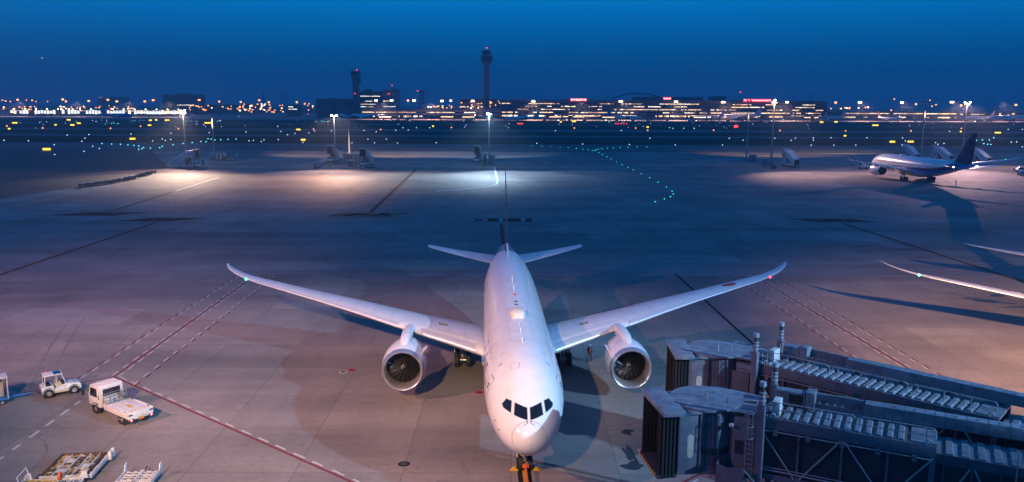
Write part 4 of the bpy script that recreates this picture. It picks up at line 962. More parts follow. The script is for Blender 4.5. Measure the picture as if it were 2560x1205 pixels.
for x, y in ((1.72, -1.75), (1.2, -1.75)): MB().bx(x - .14, x + .14, y - .14, y + .05, .25, .85).build('pallet_stop', WHITE, d, 35, .02)
MB().bx(1.42, 1.55, -1.82, -1.76, .45, .6).build('reflector', ORANGE, d)
for x in (-1.2, 1.2):
    for y in (-1.2, 1.2): wheel_y((x, y, .2), .2, .14, d)
MB().tube([(-1.8, 0, .35), (-2.9, .1, .3)], .05).build('tow_bar', WORN, d)
def roller_dolly(label, loc, rz, L_=3.3, Wd=2.3, extra=False):
    d = thing('container_dolly', label, 'container dolly', loc, rz, 'white container dollies at the lower left')
    fr = MB().bx(-L_ / 2, L_ / 2, -Wd / 2, Wd / 2, .34, .42).build('frame', WORN, d)
    n = 9
    for k in range(n):
        x = -L_ / 2 + (k + .5) * L_ / n
        MB().bx(x - .09, x + .09, -Wd / 2 + .1, Wd / 2 - .1, .42, .50).build('cross_beam', WORN, fr, 35, .01)
        for q in (-.6, -.2, .2, .6): MB().bx(x - .05, x + .05, q * Wd / 2 - .11, q * Wd / 2 + .11, .501, .507).build('beam_slot', DARK, fr)
        if k % 2: MB().cyl((x + .18, -Wd / 2 + .1, .44), (x + .18, Wd / 2 - .1, .44), .045, .045, 8).build('roller', STEEL, fr)
    MB().bx(-.05, .05, -Wd / 2, Wd / 2, .42, .53).build('centre_beam', WORN, fr)
    MB().bx(-L_ / 2, L_ / 2, -.12, .12, .43, .53).build('centre_beam', WORN, fr)
    for y in (-Wd / 2, Wd / 2): MB().bx(-L_ / 2, L_ / 2, y - .05, y + .05, .30, .56).build('side_rail', WORN, fr, 35, .01)
    for x in (-L_ / 2, L_ / 2):
        for y in (-Wd / 2 - .02, Wd / 2 + .02): MB().prism([(x - .28, .5), (x + .28, .5), (x + .2, 1.0), (x - .1, .95)], y - .03, y + .03, 'y').build('end_stop', WHITE, d, 35, .01)
    for x in (-L_ / 2 + .5, L_ / 2 - .5):
        for y in (-Wd / 2 + .3, Wd / 2 - .3): wheel_y((x, y, .2), .2, .14, d)
    MB().tube([(L_ / 2, 0, .35), (L_ / 2 + 1.0, .1, .3)], .05).build('tow_bar', RUST, d)
    if extra:
        MB().tube([(-L_ / 2 + .2, Wd / 2 + .1, .45), (-L_ / 2 - .1, Wd / 2 + .1, 1.35), (-L_ / 2 + .0, -.2, 1.35), (-L_ / 2 + .2, -.2, .45)], .04).tube([(-L_ / 2 + .05, Wd / 2 + .1, .9), (-L_ / 2 + .1, -.2, .9)], .035).build('handrail', WHITE, d)
        MB().lathe([(-.08, .04), (-.08, .26), (.08, .26), (.08, .04)], (.35, Wd / 2 - .15, .78), 20, 'x').build('orange_reel', ORANGE, d)
        MB().tube([(-L_ / 2, Wd / 2 - .2, .62), (-.6, Wd / 2 - .3, .6), (.1, Wd / 2 - .4, .55)], .04).build('hazard_rope', YELLOW, d)
    return d
roller_dolly('white slatted container dolly on its own at the bottom edge', (-24.95, 50.05, 0), R(94), 3.4, 2.25)
roller_dolly('white container dolly with handrail and orange reel at bottom left', (-30.1, 49.2, 0), R(7), 3.5, 2.3, True)

# ------------------------------------------------------------------ lit masts and vehicles of the remote stands
POLE = mat('mast_grey', (.30, .31, .33), .5, .2, .1, 1)
def mast(label, base, top, heads, lit, arms=1.3, group='apron lighting masts'):
    # heads: list of (dx, emissive material)
    t = thing('light_mast', label, 'light mast', (base.x, base.y, 0), 0, group); H = top
    MB().cyl((0, 0, 0), (0, 0, H), .42, .22, 12).build('pole', POLE, t)
    MB().cyl((0, 0, 0), (0, 0, 1.6), .75, .75, 12).build('pole_base', CONC, t)
    MB().bx(-arms, arms, -.12, .12, H - .1, H + .1).build('crossbar', POLE, t)
    MB().tube([(-.5, -.5, H - 1.2), (.5, -.5, H - 1.2), (.5, .5, H - 1.2), (-.5, .5, H - 1.2), (-.5, -.5, H - 1.2)], .06).build('service_ring', STEEL, t)
    for dx, dz, m_ in heads:
        h = MB().box((dx, 0, H + .35 + dz), (.75, .42, .62)).build('lamp_head', DARK, t)
        MB().box((dx, -.225, H + .35 + dz), (.68, .03, .55)).build('lamp_lens', m_, h); MB().box((dx, .225, H + .35 + dz), (.68, .03, .55)).build('lamp_lens', m_, h)
    return t
MASTS = [  # label, base pixel, height, heads, spots (dx target, dy target, power, colour, size)
 ('lit mast behind the stair truck at far left', AT(466, 412, 336), 20.6, [(-.75, -.15, E_WARM), (.75, .1, E_COOL), (.75, .9, E_WHITE), (-.75, .75, E_WHITE)], [((14, -66), 4.2e5, (1, .80, .58), 18), ((46, 74), 3.4e5, (1, .66, .46), 16), ((-45, -60), 1.0e5, (1, .58, .42), 18), ((40, -74), 1.6e5, (1, .52, .34), 16)]),
 ('unlit grey mast beside a small white shelter at left', AT(536, 402, 357), 21.0, [(-.7, 0, DARK), (.7, 0, DARK)], []),
 ('lit mast with one white and one amber lamp beside the parked containers', AT(839, 413, 335), 19.8, [(-1.0, 0, E_WHITE), (1.0, 0, E_WARM)], [((38, -54), 2.6e5, (1, .84, .68), 16), ((4, -76), 3.4e5, (1, .50, .24), 15), ((20, 72), 3.2e5, (1, .68, .50), 16), ((-40, -64), 1.3e5, (1, .56, .34), 16)]),
 ('dark mast standing behind the long grey shelter', AT(874, 390, 397), 19.5, [(-.7, 0, DARK), (.7, 0, DARK)], []),
 ('mast with a single bluish lamp above the airliner tail', AT(1223, 414, 334), 20.7, [(-.6, .2, E_COOL), (.35, -.1, E_WHITE)], [((-14, -58), 2.6e5, (.62, .86, 1), 18), ((-5, 70), 2.2e5, (.62, .80, 1), 18), ((28, -42), .8e5, (.5, .76, 1), 20)]),
 ('unlit mast left of the pair beside the right stair truck', AT(1865, 405, 361), 26.6, [(-.7, 0, DARK), (.7, 0, DARK)], []),
 ('lit leaning-looking mast just left of the right stair truck', AT(1927, 416, 338), 26.0, [(.1, .6, E_COOL), (-.6, -.2, E_WARM)], [((22, 82), 4.2e5, (1, .60, .30), 15), ((24, -46), 1.6e5, (1, .56, .46), 22)]),
 ('unlit mast rising behind the middle of the far right airliner', AT(2302, 398, 385), 26.4, [(-1.2, 0, DARK), (1.2, 0, DARK), (0, 0, DARK)], []),
 ('brightly lit mast with four lamps rising behind the navy tail fin', AT(2404, 402, 372), 25.6, [(-1.1, .5, E_WHITE), (.1, -.1, E_COOL), (1.2, .6, E_COOL), (.7, -.3, E_WARM)], [((-50, -76), 6.5e5, (1, .58, .58), 19), ((-30, 76), 4e5, (1, .62, .34), 16), ((34, -66), 1.3e5, (1, .58, .58), 18)])]
for lab, b_, H_, hd, sp in MASTS:
    base = Vector((b_.x, b_.y, 0)); m_ = mast(lab, base, H_, hd, bool(sp))
    if sp:                              # stray light of the lamp heads on pole and air
        pl = bpy.data.lights.new('mast_spill', 'POINT'); pl.energy = 3200; pl.color = sp[0][2]; pl.shadow_soft_size = .4
        po = bpy.data.objects.new('mast_spill', pl); COL.objects.link(po); po.location = (base.x, base.y - 1.6, H_ - .2)
    if sp: spot('mast_lamp', (base.x, base.y - .8, H_ + .2), (base.x + 6, base.y - 46, 0), 1.3e5, (1, .58, .48) if sp[0][2][0] > .8 else (.6, .78, 1), 36, 1.0, .5, 2.2)
    for (tx, ty), pw, cl, sz in sp:
        spot('mast_lamp', (base.x, base.y + (-.6 if ty < 0 else .6), H_ + .4), (base.x + tx, base.y + ty, 0), pw * (.62 if ty < 0 else 1.5), cl, sz + 3, 1.0, .5, 3.4)
for (p_, t_, e_, c_, s_, b_, w_), lab in zip(FLOODS, ('tall floodlight mast outside the picture, far left of the viewer', 'floodlight mast just behind and left of the viewer', 'floodlight mast behind the viewer, farther to the left', 'floodlight mast behind the viewer to the right', 'tall floodlight mast outside the picture, far right of the viewer')):
    d_ = (Vector(t_) - Vector(p_)); d_.z = 0; d_.normalize(); m_ = mast(lab, Vector(p_) - d_ * 1.1, p_[2] - .4, [(-.8, 0, E_WHITE), (0, 0, E_WHITE), (.8, 0, E_WHITE)], True, 1.3, 'terminal floodlight masts'); m_.rotation_euler = (0, 0, math.atan2(d_.y, d_.x) + math.pi / 2)
# --- covered passenger stair truck (x forward, stairs climb towards +x)
def stair_truck(label, loc, rz, grp='covered passenger stair trucks'):
    t = thing('stair_truck', label, 'stair truck', loc, rz, grp)
    ch = MB().bx(-5.6, 4.6, -1.05, 1.05, .6, 1.0).build('chassis', WORN, t)
    MB().bx(-4.9, -.6, -1.2, 1.2, .55, 1.35).build('side_skirt', WHITE, t)
    cab = MB().prism([(2.7, .6), (2.7, 2.4), (4.3, 2.4), (4.75, 1.6), (4.8, .6)], -1.05, 1.05, 'y').build('cab', WHITE, t, 35, .04)
    for s in (-1, 1): MB().bx(3.1, 4.2, s * 1.06 - .01, s * 1.06 + .01, 1.55, 2.2).build('cab_window', GLASS, cab)
    MB().prism([(4.32, 2.3), (4.36, 2.3), (4.78, 1.6), (4.74, 1.6)], -.95, .95, 'y').build('windscreen', GLASS, cab)
    body = MB().prism([(-6.3, 1.0), (-6.6, 3.2), (-6.6, 3.5), (-5.6, 3.55), (0.2, 6.7), (3.2, 6.75), (3.2, 4.0), (.3, 4.0), (-4.4, 1.0)], -1.25, 1.25, 'y').build('stair_housing', WHITE, t, 35, .04)
    for s in (-1, 1):
        for x, z in ((-4.9, 2.5), (-3.5, 3.25), (-2.1, 4.0), (-.7, 4.8)): MB().prism([(x, z), (x + .32, z + .16), (x + .32, z + .75), (x, z + .6)], s * 1.26 - .01, s * 1.26 + .01, 'y').build('housing_window', GLASS, body)
        for x in (1.1, 2.2): MB().bx(x, x + .4, s * 1.26 - .01, s * 1.26 + .01, 5.0, 5.9).build('housing_window', GLASS, body)
        MB().bx(1.4, 2.3, s * 1.26 - .01, s * 1.26 + .01, 4.3, 4.6).build('side_emblem', REDP, body)
    MB().bx(3.2, 4.3, -1.4, 1.4, 3.7, 7.1).build('top_cabin', GREY, t, 35, .04); MB().bx(4.302, 4.34, -1.15, 1.15, 3.9, 6.8).build('cabin_opening', DARK, t); MB().bx(3.1, 4.6, -1.5, 1.5, 7.08, 7.3).build('cabin_roof', WHITE, t)
    MB().bx(-6.62, -6.56, -1.0, 1.0, 1.15, 3.1).build('stair_opening', DARK, t)
    MB().bar((-.6, 0, 1.0), (1.6, 0, 4.0), .5, .4).bar((1.6, -.8, 1.0), (-.2, -.8, 3.4), .25).bar((1.6, .8, 1.0), (-.2, .8, 3.4), .25).build('lift_frame', DARK, t)
    for x in (-3.3, 3.6):
        for s in (-1, 1): wheel_y((x, s * .95, .52), .52, .4, t)
    return t
g = G(470, 420)
st0 = stair_truck('white covered stair truck seen side-on under the leftmost lit mast', (g.x - .5, g.y + 1.2, 0), R(-12))
def stair_copy(label, u, v, rz):
    p = G(u, v); return put(copy_tree(st0), (p.x, p.y, 0), rz, label)
stair_copy('stair truck end-on with dark opening, right of the amber-lamp mast', 915, 414, R(-96))
stair_copy('dark stair truck end-on, half hidden by the amber-lamp mast', 832, 404, R(-92))
stair_copy('stair truck end-on left of the bluish-lamp mast', 1195, 404, R(-94))
stair_copy('pink-lit stair truck right of the lit mast, its lower opening facing us', 1973, 416, R(97))
stair_copy('white stair truck standing behind the navy tail fin', 2444, 411, R(100))
stair_copy('stair truck half hidden behind the fuselage of the far right airliner', 2350, 405, R(105))
stair_copy('dark-roofed stair truck behind the nose of the far right airliner', 2273, 401, R(95))
# --- shelters and boxes at mast feet
def shelter(label, u, v, sx, sy, sz, m_, rz=0.0):
    p = G(u, v); t = thing('equipment_shelter', label, 'shelter', (p.x, p.y + sy / 2, 0), rz, 'equipment shelters at the mast feet')
    MB().bx(-sx / 2, sx / 2, -sy / 2, sy / 2, .15, sz).build('shelter_wall', m_, t, 35, .02)
    MB().bx(-sx / 2 - .2, sx / 2 + .2, -sy / 2 - .2, sy / 2 + .2, sz, sz + .22).build('shelter_roof', GREY, t); MB().bx(-sx / 2 - .1, sx / 2 + .1, -sy / 2 - .1, sy / 2 + .1, 0, .15).build('plinth', CONC, t)
    n = max(1, int(sx / 1.5))
    for k in range(n):
        x = -sx / 2 + (k + .5) * sx / n; MB().bx(x - .35, x + .35, -sy / 2 - .03, -sy / 2 + .01, .4, sz - .5).build('louvre_door', MIDG, t)
shelter('small shelter behind the unlit mast at left', 543, 400, 6.5, 2.5, 3.2, DULLW)
shelter('narrow cabinet right of the stair truck at left', 508, 415, 1.8, 1.5, 3.0, DULLW)
shelter('long grey shelter between the two end-on stair trucks', 884, 409, 6.8, 3, 3.8, GREY)
shelter('tall blue-grey cabinet left of the long shelter', 862, 410, 1.7, 1.5, 4.2, GREY)
shelter('cabinet at the foot of the bluish-lamp mast', 1212, 414, 1.6, 1.4, 4.6, GREY)
shelter('dark shelter behind the foot of the bluish-lamp mast', 1231, 413, 2.2, 2.2, 4.0, GREY)
shelter('cabinet between the two right-hand masts', 1883, 405, 2.8, 2, 3.0, GREY)
shelter('low cabinet at the foot of the lit right-hand mast', 1912, 416, 2.4, 1.8, 3.0, GREY)
# --- container train, small tug, ground power carts
for k in range(4):
    p = G(792 + k * 6.2, 420.5 - k * 4.2)
    t = thing('baggage_container', ['nearest', 'second', 'third', 'farthest'][k] + ' container in the row left of the amber-lamp mast', 'container', (p.x, p.y, 0), R(60), 'row of baggage containers')
    MB().prism([(-1.0, .45), (-1.0, 2.05), (1.0, 2.05), (1.0, .95), (.6, .45)], -.75, .75, 'y').build('shell', WORN, t, 35, .03); MB().bx(-1.3, 1.3, -.8, .8, .25, .42).build('dolly_frame', DARK, t)
    MB().bx(-1.015, -1.0, -.6, .6, .6, 1.9).build('curtain', MIDG, t)
    for x in (-.8, .8):
        for s in (-1, 1): wheel_y((x, s * .6, .17), .17, .14, t)
def small_cart(label, u, v, rz, m_, sx=2.6, sy=1.6, sz=1.9, cat='power cart'):
    p = G(u, v); t = thing('power_cart', label, cat, (p.x, p.y, 0), rz, 'ground carts on the remote stands')
    MB().bx(-sx / 2, sx / 2, -sy / 2, sy / 2, .45, sz).build('cabinet', m_, t, 35, .06); MB().bx(-sx / 2 - .1, sx / 2 + .1, -sy / 2, sy / 2, .3, .46).build('frame', DARK, t)
    MB().bx(-sx / 2 + .2, sx / 2 - .2, -sy / 2 - .02, -sy / 2 + .01, .7, sz - .4).build('grille', MIDG, t); MB().tube([(sx / 2, 0, .4), (sx / 2 + 1.1, 0, .35)], .05).build('tow_bar', DARK, t)
    for x in (-sx / 2 + .45, sx / 2 - .45):
        for s in (-1, 1): wheel_y((x, s * (sy / 2 - .1), .28), .28, .2, t)
small_cart('white box cart in front of the long grey shelter', 877, 416, R(8), WHITE, 2.6, 1.8, 2.6)
small_cart('orange-framed cart right of the unlit mast at left', 563, 402, R(20), ORANGE, 2.4, 1.6, 2.2)
small_cart('small dark cart by the foot of the right lit mast', 1934, 422, R(0), MIDG, 1.6, 1.2, 1.6)
small_cart('striped generator cart at the right edge below the van', 2556, 438, R(5), WORN, 3.0, 1.6, 1.7)
put(copy_tree(tr0), tuple(G(592, 391)), R(200), 'small tow tractor among carts right of the unlit mast at left')
put(copy_tree(tr0), tuple(G(575, 403)), R(170), 'dark-looking tow tractor beside the orange-framed cart')
put(copy_tree(tr0), tuple(G(926, 419)), R(160), 'tow tractor at the foot of the end-on stair truck')
# step stand frames
def step_stand(label, u, v, rz):
    p = G(u, v); t = thing('step_stand', label, 'step stand', (p.x, p.y, 0), rz, 'yellow step stands')
    for s in (-.5, .5): MB().bar((-.9, s, 0), (.5, s, 2.0), .1).bar((.9, s, 0), (.5, s, 2.0), .1).bar((.5, s, 2.0), (.5, s, 2.9), .08).build('side_frame', YELLOW, t)
    for k in range(6): MB().bx(-.8 + k * .24, -.55 + k * .24, -.5, .5, .25 + k * .33, .30 + k * .33).build('tread', YELLOW, t)
step_stand('yellow step stand left of the amber-lamp mast foot', 821, 419, R(80)); step_stand('yellow step stand left of the bluish-lamp mast foot', 1204, 417, R(20))
# row of empty dollies, dark against the light
dl0 = None
row = [(-128.6, 243.2), (-127.6, 247.2), (-126.8, 251.4), (-126.2, 255.6), (-126.0, 262.5), (-126.2, 266.8), (-126.6, 271.2), (-127.4, 279.5), (-128.2, 283.8), (-128.9, 288.2)]
ordn = ['first', 'second', 'third', 'fourth', 'fifth', 'sixth', 'seventh', 'eighth', 'ninth', 'tenth']
for k, (x, y) in enumerate(row):
    lb_ = ordn[k] + ' from the near end in the dark row of empty dollies'
    if dl0 is None:
        dl0 = thing('empty_dolly', lb_, 'dolly', (x, y, 0), R(85), 'row of empty dollies at far left')
        f_ = MB().bx(-1.7, 1.7, -1.2, 1.2, .38, .52).build('frame', DARK, dl0)
        for q in (-1.2, -.4, .4, 1.2): MB().bx(q - .08, q + .08, -1.1, 1.1, .52, .60).build('cross_beam', MIDG, f_)
        for q in (-1.7, 1.7): MB().bx(q - .04, q + .04, -1.2, 1.2, .5, .95).build('end_rail', MIDG, f_)
        for q in (-1.1, 1.1):
            for s in (-1, 1): wheel_y((q, s * .95, .2), .2, .16, dl0)
        MB().tube([(-1.7, 0, .4), (-2.3, 0, .35)], .05).build('tow_bar', DARK, dl0)
    else: put(copy_tree(dl0), (x + random.uniform(-.2, .2), y, 0), R(85 + random.uniform(-6, 6)), lb_)
# pushback tug by the far jet's nose
p = G(2163, 422)
t = thing('pushback_tug', 'low white pushback tug at the nose of the far right airliner', 'pushback tug', (p.x, p.y, 0), R(108))
MB().prism([(-3.2, .5), (-3.2, 1.3), (.6, 1.35), (1.0, 1.5), (3.1, 1.4), (3.2, .5)], -1.3, 1.3, 'y').build('body', WHITE, t, 35, .05)
cb = MB().prism([(.8, 1.3), (.9, 2.3), (2.4, 2.3), (2.8, 1.3)], -1.0, 1.0, 'y').build('cab', WHITE, t, 35, .04)
for s in (-1, 1):
    MB().bx(1.0, 2.3, s * 1.005 - .01, s * 1.005 + .01, 1.5, 2.15).build('cab_window', GLASS, cb)
    for x in (-2.0, 1.9): wheel_y((x, s * 1.1, .6), .6, .45, t)
MB().prism([(2.45, 2.2), (2.5, 2.2), (2.8, 1.45), (2.75, 1.45)], -.9, .9, 'y').build('windscreen', GLASS, cb); MB().cyl((1.5, 0, 2.3), (1.5, 0, 2.5), .1, .08, 10).build('beacon', AMBL, cb)
# van at the right edge
def van(label, loc, rz, name='service_van', cat='van'):
    t = thing(name, label, cat, loc, rz)
    b = MB().prism([(-2.35, .4), (-2.4, 1.7), (-2.15, 2.05), (1.2, 2.08), (1.95, 1.35), (2.35, 1.15), (2.42, .4)], -.86, .86, 'y').build('body', WHITE, t, 35, .08)
    for s in (-1, 1):
        for x0, x1 in ((-2.1, -1.0), (-.9, .1), (.2, 1.25)): MB().prism([(x0, 1.25), (x1 + (.25 if x1 > 1 else 0), 1.25), (x1 - (.1 if x1 > 1 else 0), 1.85), (x0, 1.85)], s * .865 - .01, s * .865 + .01, 'y').build('side_window', GLASS, b)
        for x in (-1.5, 1.55): wheel_y((x, s * .78, .33), .33, .2, t)
        MB().bx(-2.42, -2.36, s * .72 - .09, s * .72 + .09, .8, 1.15).build('tail_lamp', E_TAIL if name == 'service_car' else REDP, b); MB().bx(2.34, 2.42, s * .66 - .12, s * .66 + .12, .75, .95).build('headlamp', GREY, b)
    MB().prism([(1.22, 2.0), (1.27, 2.0), (1.96, 1.36), (1.9, 1.36)], -.76, .76, 'y').build('windscreen', GLASS, b); MB().bx(-2.42, -2.39, -.7, .7, 1.25, 1.85).build('rear_window', GLASS, b)
    return t
p = G(2556, 431); van('white passenger van at the right edge beyond the airliner tail', (p.x, p.y, 0), R(170))
# people on the apron
def person(label, loc, rz, vest, leg, walk=.12):
    t = thing('person', label, 'person', loc, rz)
    V = [(0, 0, .95), (0, 0, 1.2), (0, 0, 1.42), (0, 0, 1.52), (0, .01, 1.66), (.1, 0, .9), (.11, walk, .5), (.11, walk * .6, .08), (.11, walk * .6 + .14, .04), (-.1, 0, .9), (-.11, -walk * .3, .5), (-.11, -walk * 1.6, .08), (-.11, -walk * 1.6 + .14, .04), (.2, 0, 1.4), (.26, -.06, 1.13), (.27, .06, .88), (-.2, 0, 1.4), (-.26, .06, 1.13), (-.27, .12, .88)]
    Ed = [(0, 1), (1, 2), (2, 3), (3, 4), (0, 5), (5, 6), (6, 7), (7, 8), (0, 9), (9, 10), (10, 11), (11, 12), (2, 13), (13, 14), (14, 15), (2, 16), (16, 17), (17, 18)]
    rad = [.15, .15, .17, .06, .105, .1, .075, .055, .05, .1, .075, .055, .05, .07, .05, .04, .07, .05, .04]
    me = bpy.data.meshes.new('body'); me.from_pydata(V, Ed, []); o = bpy.data.objects.new('body', me); COL.objects.link(o); o.parent = t
    sk = o.modifiers.new('Skin', 'SKIN'); sd = o.modifiers.new('Sub', 'SUBSURF'); sd.levels = 1; sd.render_levels = 1
    for i, q in enumerate(me.skin_vertices[0].data): q.radius = (rad[i], rad[i] * .8); q.use_root = (i == 0)
    me.materials.append(leg)
    MB().lathe([(.98, .19), (1.2, .20), (1.38, .22), (1.47, .12)], (0, 0, 0), 14, 'z').build('vest', vest, t)
    MB().lathe([(1.68, .125), (1.76, .12), (1.80, .07), (1.81, .01)], (0, .01, 0), 12, 'z').build('helmet', WORN, t)
HIVIS = mat('yellow_vest', (.42, .55, .04), .6, 0, .1, 4)
person('person in dark clothes standing on the apron below the far right airliner', tuple(G(2389, 464)), R(60), NAVY, DARK)
person('person in yellow vest standing left of the white van at right', tuple(G(2534, 429)), R(200), HIVIS, NAVY, .2)
person('person in rust-red jacket walking behind the right main landing gear', tuple(G(1474, 905)), R(160), mat('rust_red_cloth', (.30, .05, .035), .8), DARK, .25)
# tow bar head and chocks at the nose wheels
ng_ = main.matrix_basis @ Vector((0, 4.9, 0))
t = thing('tow_bar', 'orange tow bar leading from the nose wheels to the bottom edge', 'tow bar', (ng_.x + .02, ng_.y - .55, 0), .04)
MB().cyl((0, 0, .5), (.02, -4.6, .42), .085, .085, 12).build('shaft', ORANGE, t); MB().bx(-.22, .22, -.12, .34, .40, .60).build('tow_head', ORANGE, t, 35, .03); MB().tube([(-.45, -2.2, .3), (.45, -2.2, .3)], .04).build('axle', DARK, t)
for s in (-1, 1): wheel((s * .45, -2.2, .18), .18, .12, t)
for s in (-1, 1):
    c_ = thing('wheel_chock', 'yellow wheel chock %s the nose wheels' % ('left of' if s < 0 else 'right of'), 'chock', (ng_.x + s * .75, ng_.y - .1, 0), .04, 'chocks at the nose wheels')
    MB().prism([(-.32, 0), (.32, 0), (.06, .24), (-.06, .24)], -.12, .12, 'y').build('wedge', YELLOW, c_, 35, .015); MB().tube([(0, .12, .2), (0, .5, .05)], .015).build('rope', BLACK, c_)
# ------------------------------------------------------------------ airfield lights
def fixture(name, m_, rad):
    mb = MB().cyl((0, 0, -.06), (0, 0, .25), rad * .5, rad * .35, 6); n0 = len(mb.f); mb.ball((0, 0, .25 + rad * .8), rad, 8, 5)
    me = mb.mesh(name, DARK, 0, 0, False); me.materials.append(m_)
    for i, p in enumerate(me.polygons): p.material_index = 0 if i < n0 else 1
    return me
E_TCY = emitter('lens_cyan', (.15, .85, 1.0), 2.6); E_TWH = emitter('lens_white', (.55, .75, 1.0), 2.4); E_TGR = emitter('lens_green', (.05, 1.0, .60), 3.0); E_TOR = emitter('lens_amber', (1.0, .26, .05), 3); E_TRD = emitter('lens_red', (1.0, .05, .03), 3)
FX = {k: fixture('taxiway_light', m_, r_) for k, m_, r_ in (('c', E_TCY, .34), ('w', E_TWH, .32), ('g', E_TGR, .20), ('o', E_TOR, .5), ('r', E_TRD, .5))}
LBL = {'c': ('small cyan taxiway light glowing on the dark airfield', 'cyan taxiway lights'), 'w': ('small pale airfield edge light glowing on the dark field', 'pale airfield edge lights'), 'g': ('green taxiway centreline light in the curve across the apron', 'green taxiway centreline lights'), 'o': ('amber airfield light on the dark grass', 'amber airfield lights'), 'r': ('red stop bar light on the dark airfield', 'red stop bar lights')}
def dot(u, v, k, s=1.0):
    p = G(u, v)
    o = link('taxiway_light', FX[k], None, (p.x, p.y, 0)); tag(o, LBL[k][0], 'airfield light', LBL[k][1])
    d_ = p.length / 620; o.scale = (s * max(.55, min(1.5, d_)),) * 3
Z1 = lambda x, y: (x / 4, 130 + y / 4); Z2 = lambda x, y: (640 + x / 4, 100 + y / 4); Z3 = lambda x, y: (1240 + x / 3.879, 200 + y / 3.879); Z4 = lambda x, y: (1840 + x / 3.556, 200 + y / 3.556)
for q in ((1020, 922), (1117, 927), (1205, 930), (1280, 936), (1340, 941), (1388, 947), (1437, 962), (1420, 975), (1388, 980), (1505, 968), (1597, 965), (1623, 950), (1730, 935), (1830, 922), (1922, 912), (2010, 903), (2060, 905), (2080, 875), (2112, 878), (2150, 887), (2208, 885), (2280, 881), (2362, 878)): dot(*Z1(*q), 'c')
for q in ((40, 891), (285, 895), (543, 934), (548, 1033), (818, 900), (850, 868), (890, 833), (928, 950), (995, 972), (840, 1000), (673, 838), (1310, 828), (1528, 896), (1623, 877), (1655, 892), (1708, 882), (1710, 820), (2093, 813), (2460, 806), (2490, 895), (2535, 890)): dot(*Z1(*q), 'w')
for q in ((250, 920), (316, 953), (390, 942), (530, 935), (587, 917), (757, 915), (80, 1004), (223, 1003), (52, 1023), (470, 1030), (960, 1035), (1080, 911), (1120, 998), (1185, 1035), (1202, 925), (1305, 998), (1415, 1036), (1398, 908), (1470, 884), (1522, 907), (1605, 883), (1737, 884), (1802, 1034), (218, 870)): dot(*Z2(*q), 'w')
for q in ((395, 621), (840, 627), (1293, 632), (1738, 636), (2196, 637), (2262, 572), (2397, 590), (1492, 572), (577, 497), (1215, 496), (1716, 475), (1820, 475), (1921, 476)): dot(*Z3(*q), 'w')
for q in ((64, 542), (345, 524), (490, 542), (528, 523), (687, 521), (687, 541), (668, 585), (845, 520), (870, 585), (1163, 520), (1065, 585), (1480, 521), (1505, 548), (1475, 585), (1773, 562), (1795, 578), (1848, 570), (2447, 559), (2495, 557), (2545, 600), (2420, 445), (2545, 445), (1898, 463)): dot(*Z4(*q), 'w')
for q in ((2137, 542), (2190, 540), (2252, 540), (2203, 573), (2237, 578), (2265, 580), (2290, 520)): dot(*Z4(*q), 'c')
for q in ((345, 641), (445, 646), (536, 652), (623, 657), (700, 662), (780, 668), (843, 675), (896, 682), (935, 688), (960, 690), (972, 680), (992, 676), (1028, 671), (1080, 667), (1137, 662), (1205, 660), (1280, 657), (1368, 655), (1462, 654)): dot(*Z3(*q), 'g')
for q in ((1497, 383), (1506, 388), (1517, 393), (1528, 399), (1541, 406), (1555, 413), (1570, 420), (1583, 426), (1603, 436), (1624, 446), (1645, 457), (1666, 469), (1680, 480), (1683, 487), (1676, 494), (1661, 499), (1638, 506)): dot(*q, 'g')
rr = random.Random(11)
for (v0, v1, n, k, x0, x1) in ((301, 306, 36, 'w', 10, 2550), (307, 313, 34, 'w', 10, 2550), (314, 322, 26, 'w', 10, 2550), (301, 305, 22, 'c', 90, 560), (301, 306, 14, 'c', 1480, 1580), (302, 309, 22, 'c', 2120, 2330), (303, 306, 8, 'c', 780, 830), (306, 311, 8, 'c', 240, 300)):
    for i in range(n): dot(rr.uniform(x0, x1), rr.uniform(v0, v1), k, rr.uniform(.45, .85))
for q in (Z1(1106, 773), Z1(1785, 775), Z1(428, 770), Z1(1406, 751), Z1(70, 749), Z2(577, 900), Z2(1248, 903), Z2(1955, 884), Z4(390, 457), Z4(974, 460), Z4(1555, 461), Z4(2003, 438), Z3(1355, 474), Z3(2110, 495), Z3(760, 474), Z3(1470, 496)): dot(*q, 'o')
for i in range(4): dot(1295 + i * 3.6, 311, 'r')
for i in range(5): dot(1539 + i * 6.8, 311, 'r')
dot(1838, 321, 'r', 2.2); dot(1842, 320, 'r', 2.0); dot(740, 287, 'r', 1.4); dot(770, 287, 'r', 1.4)
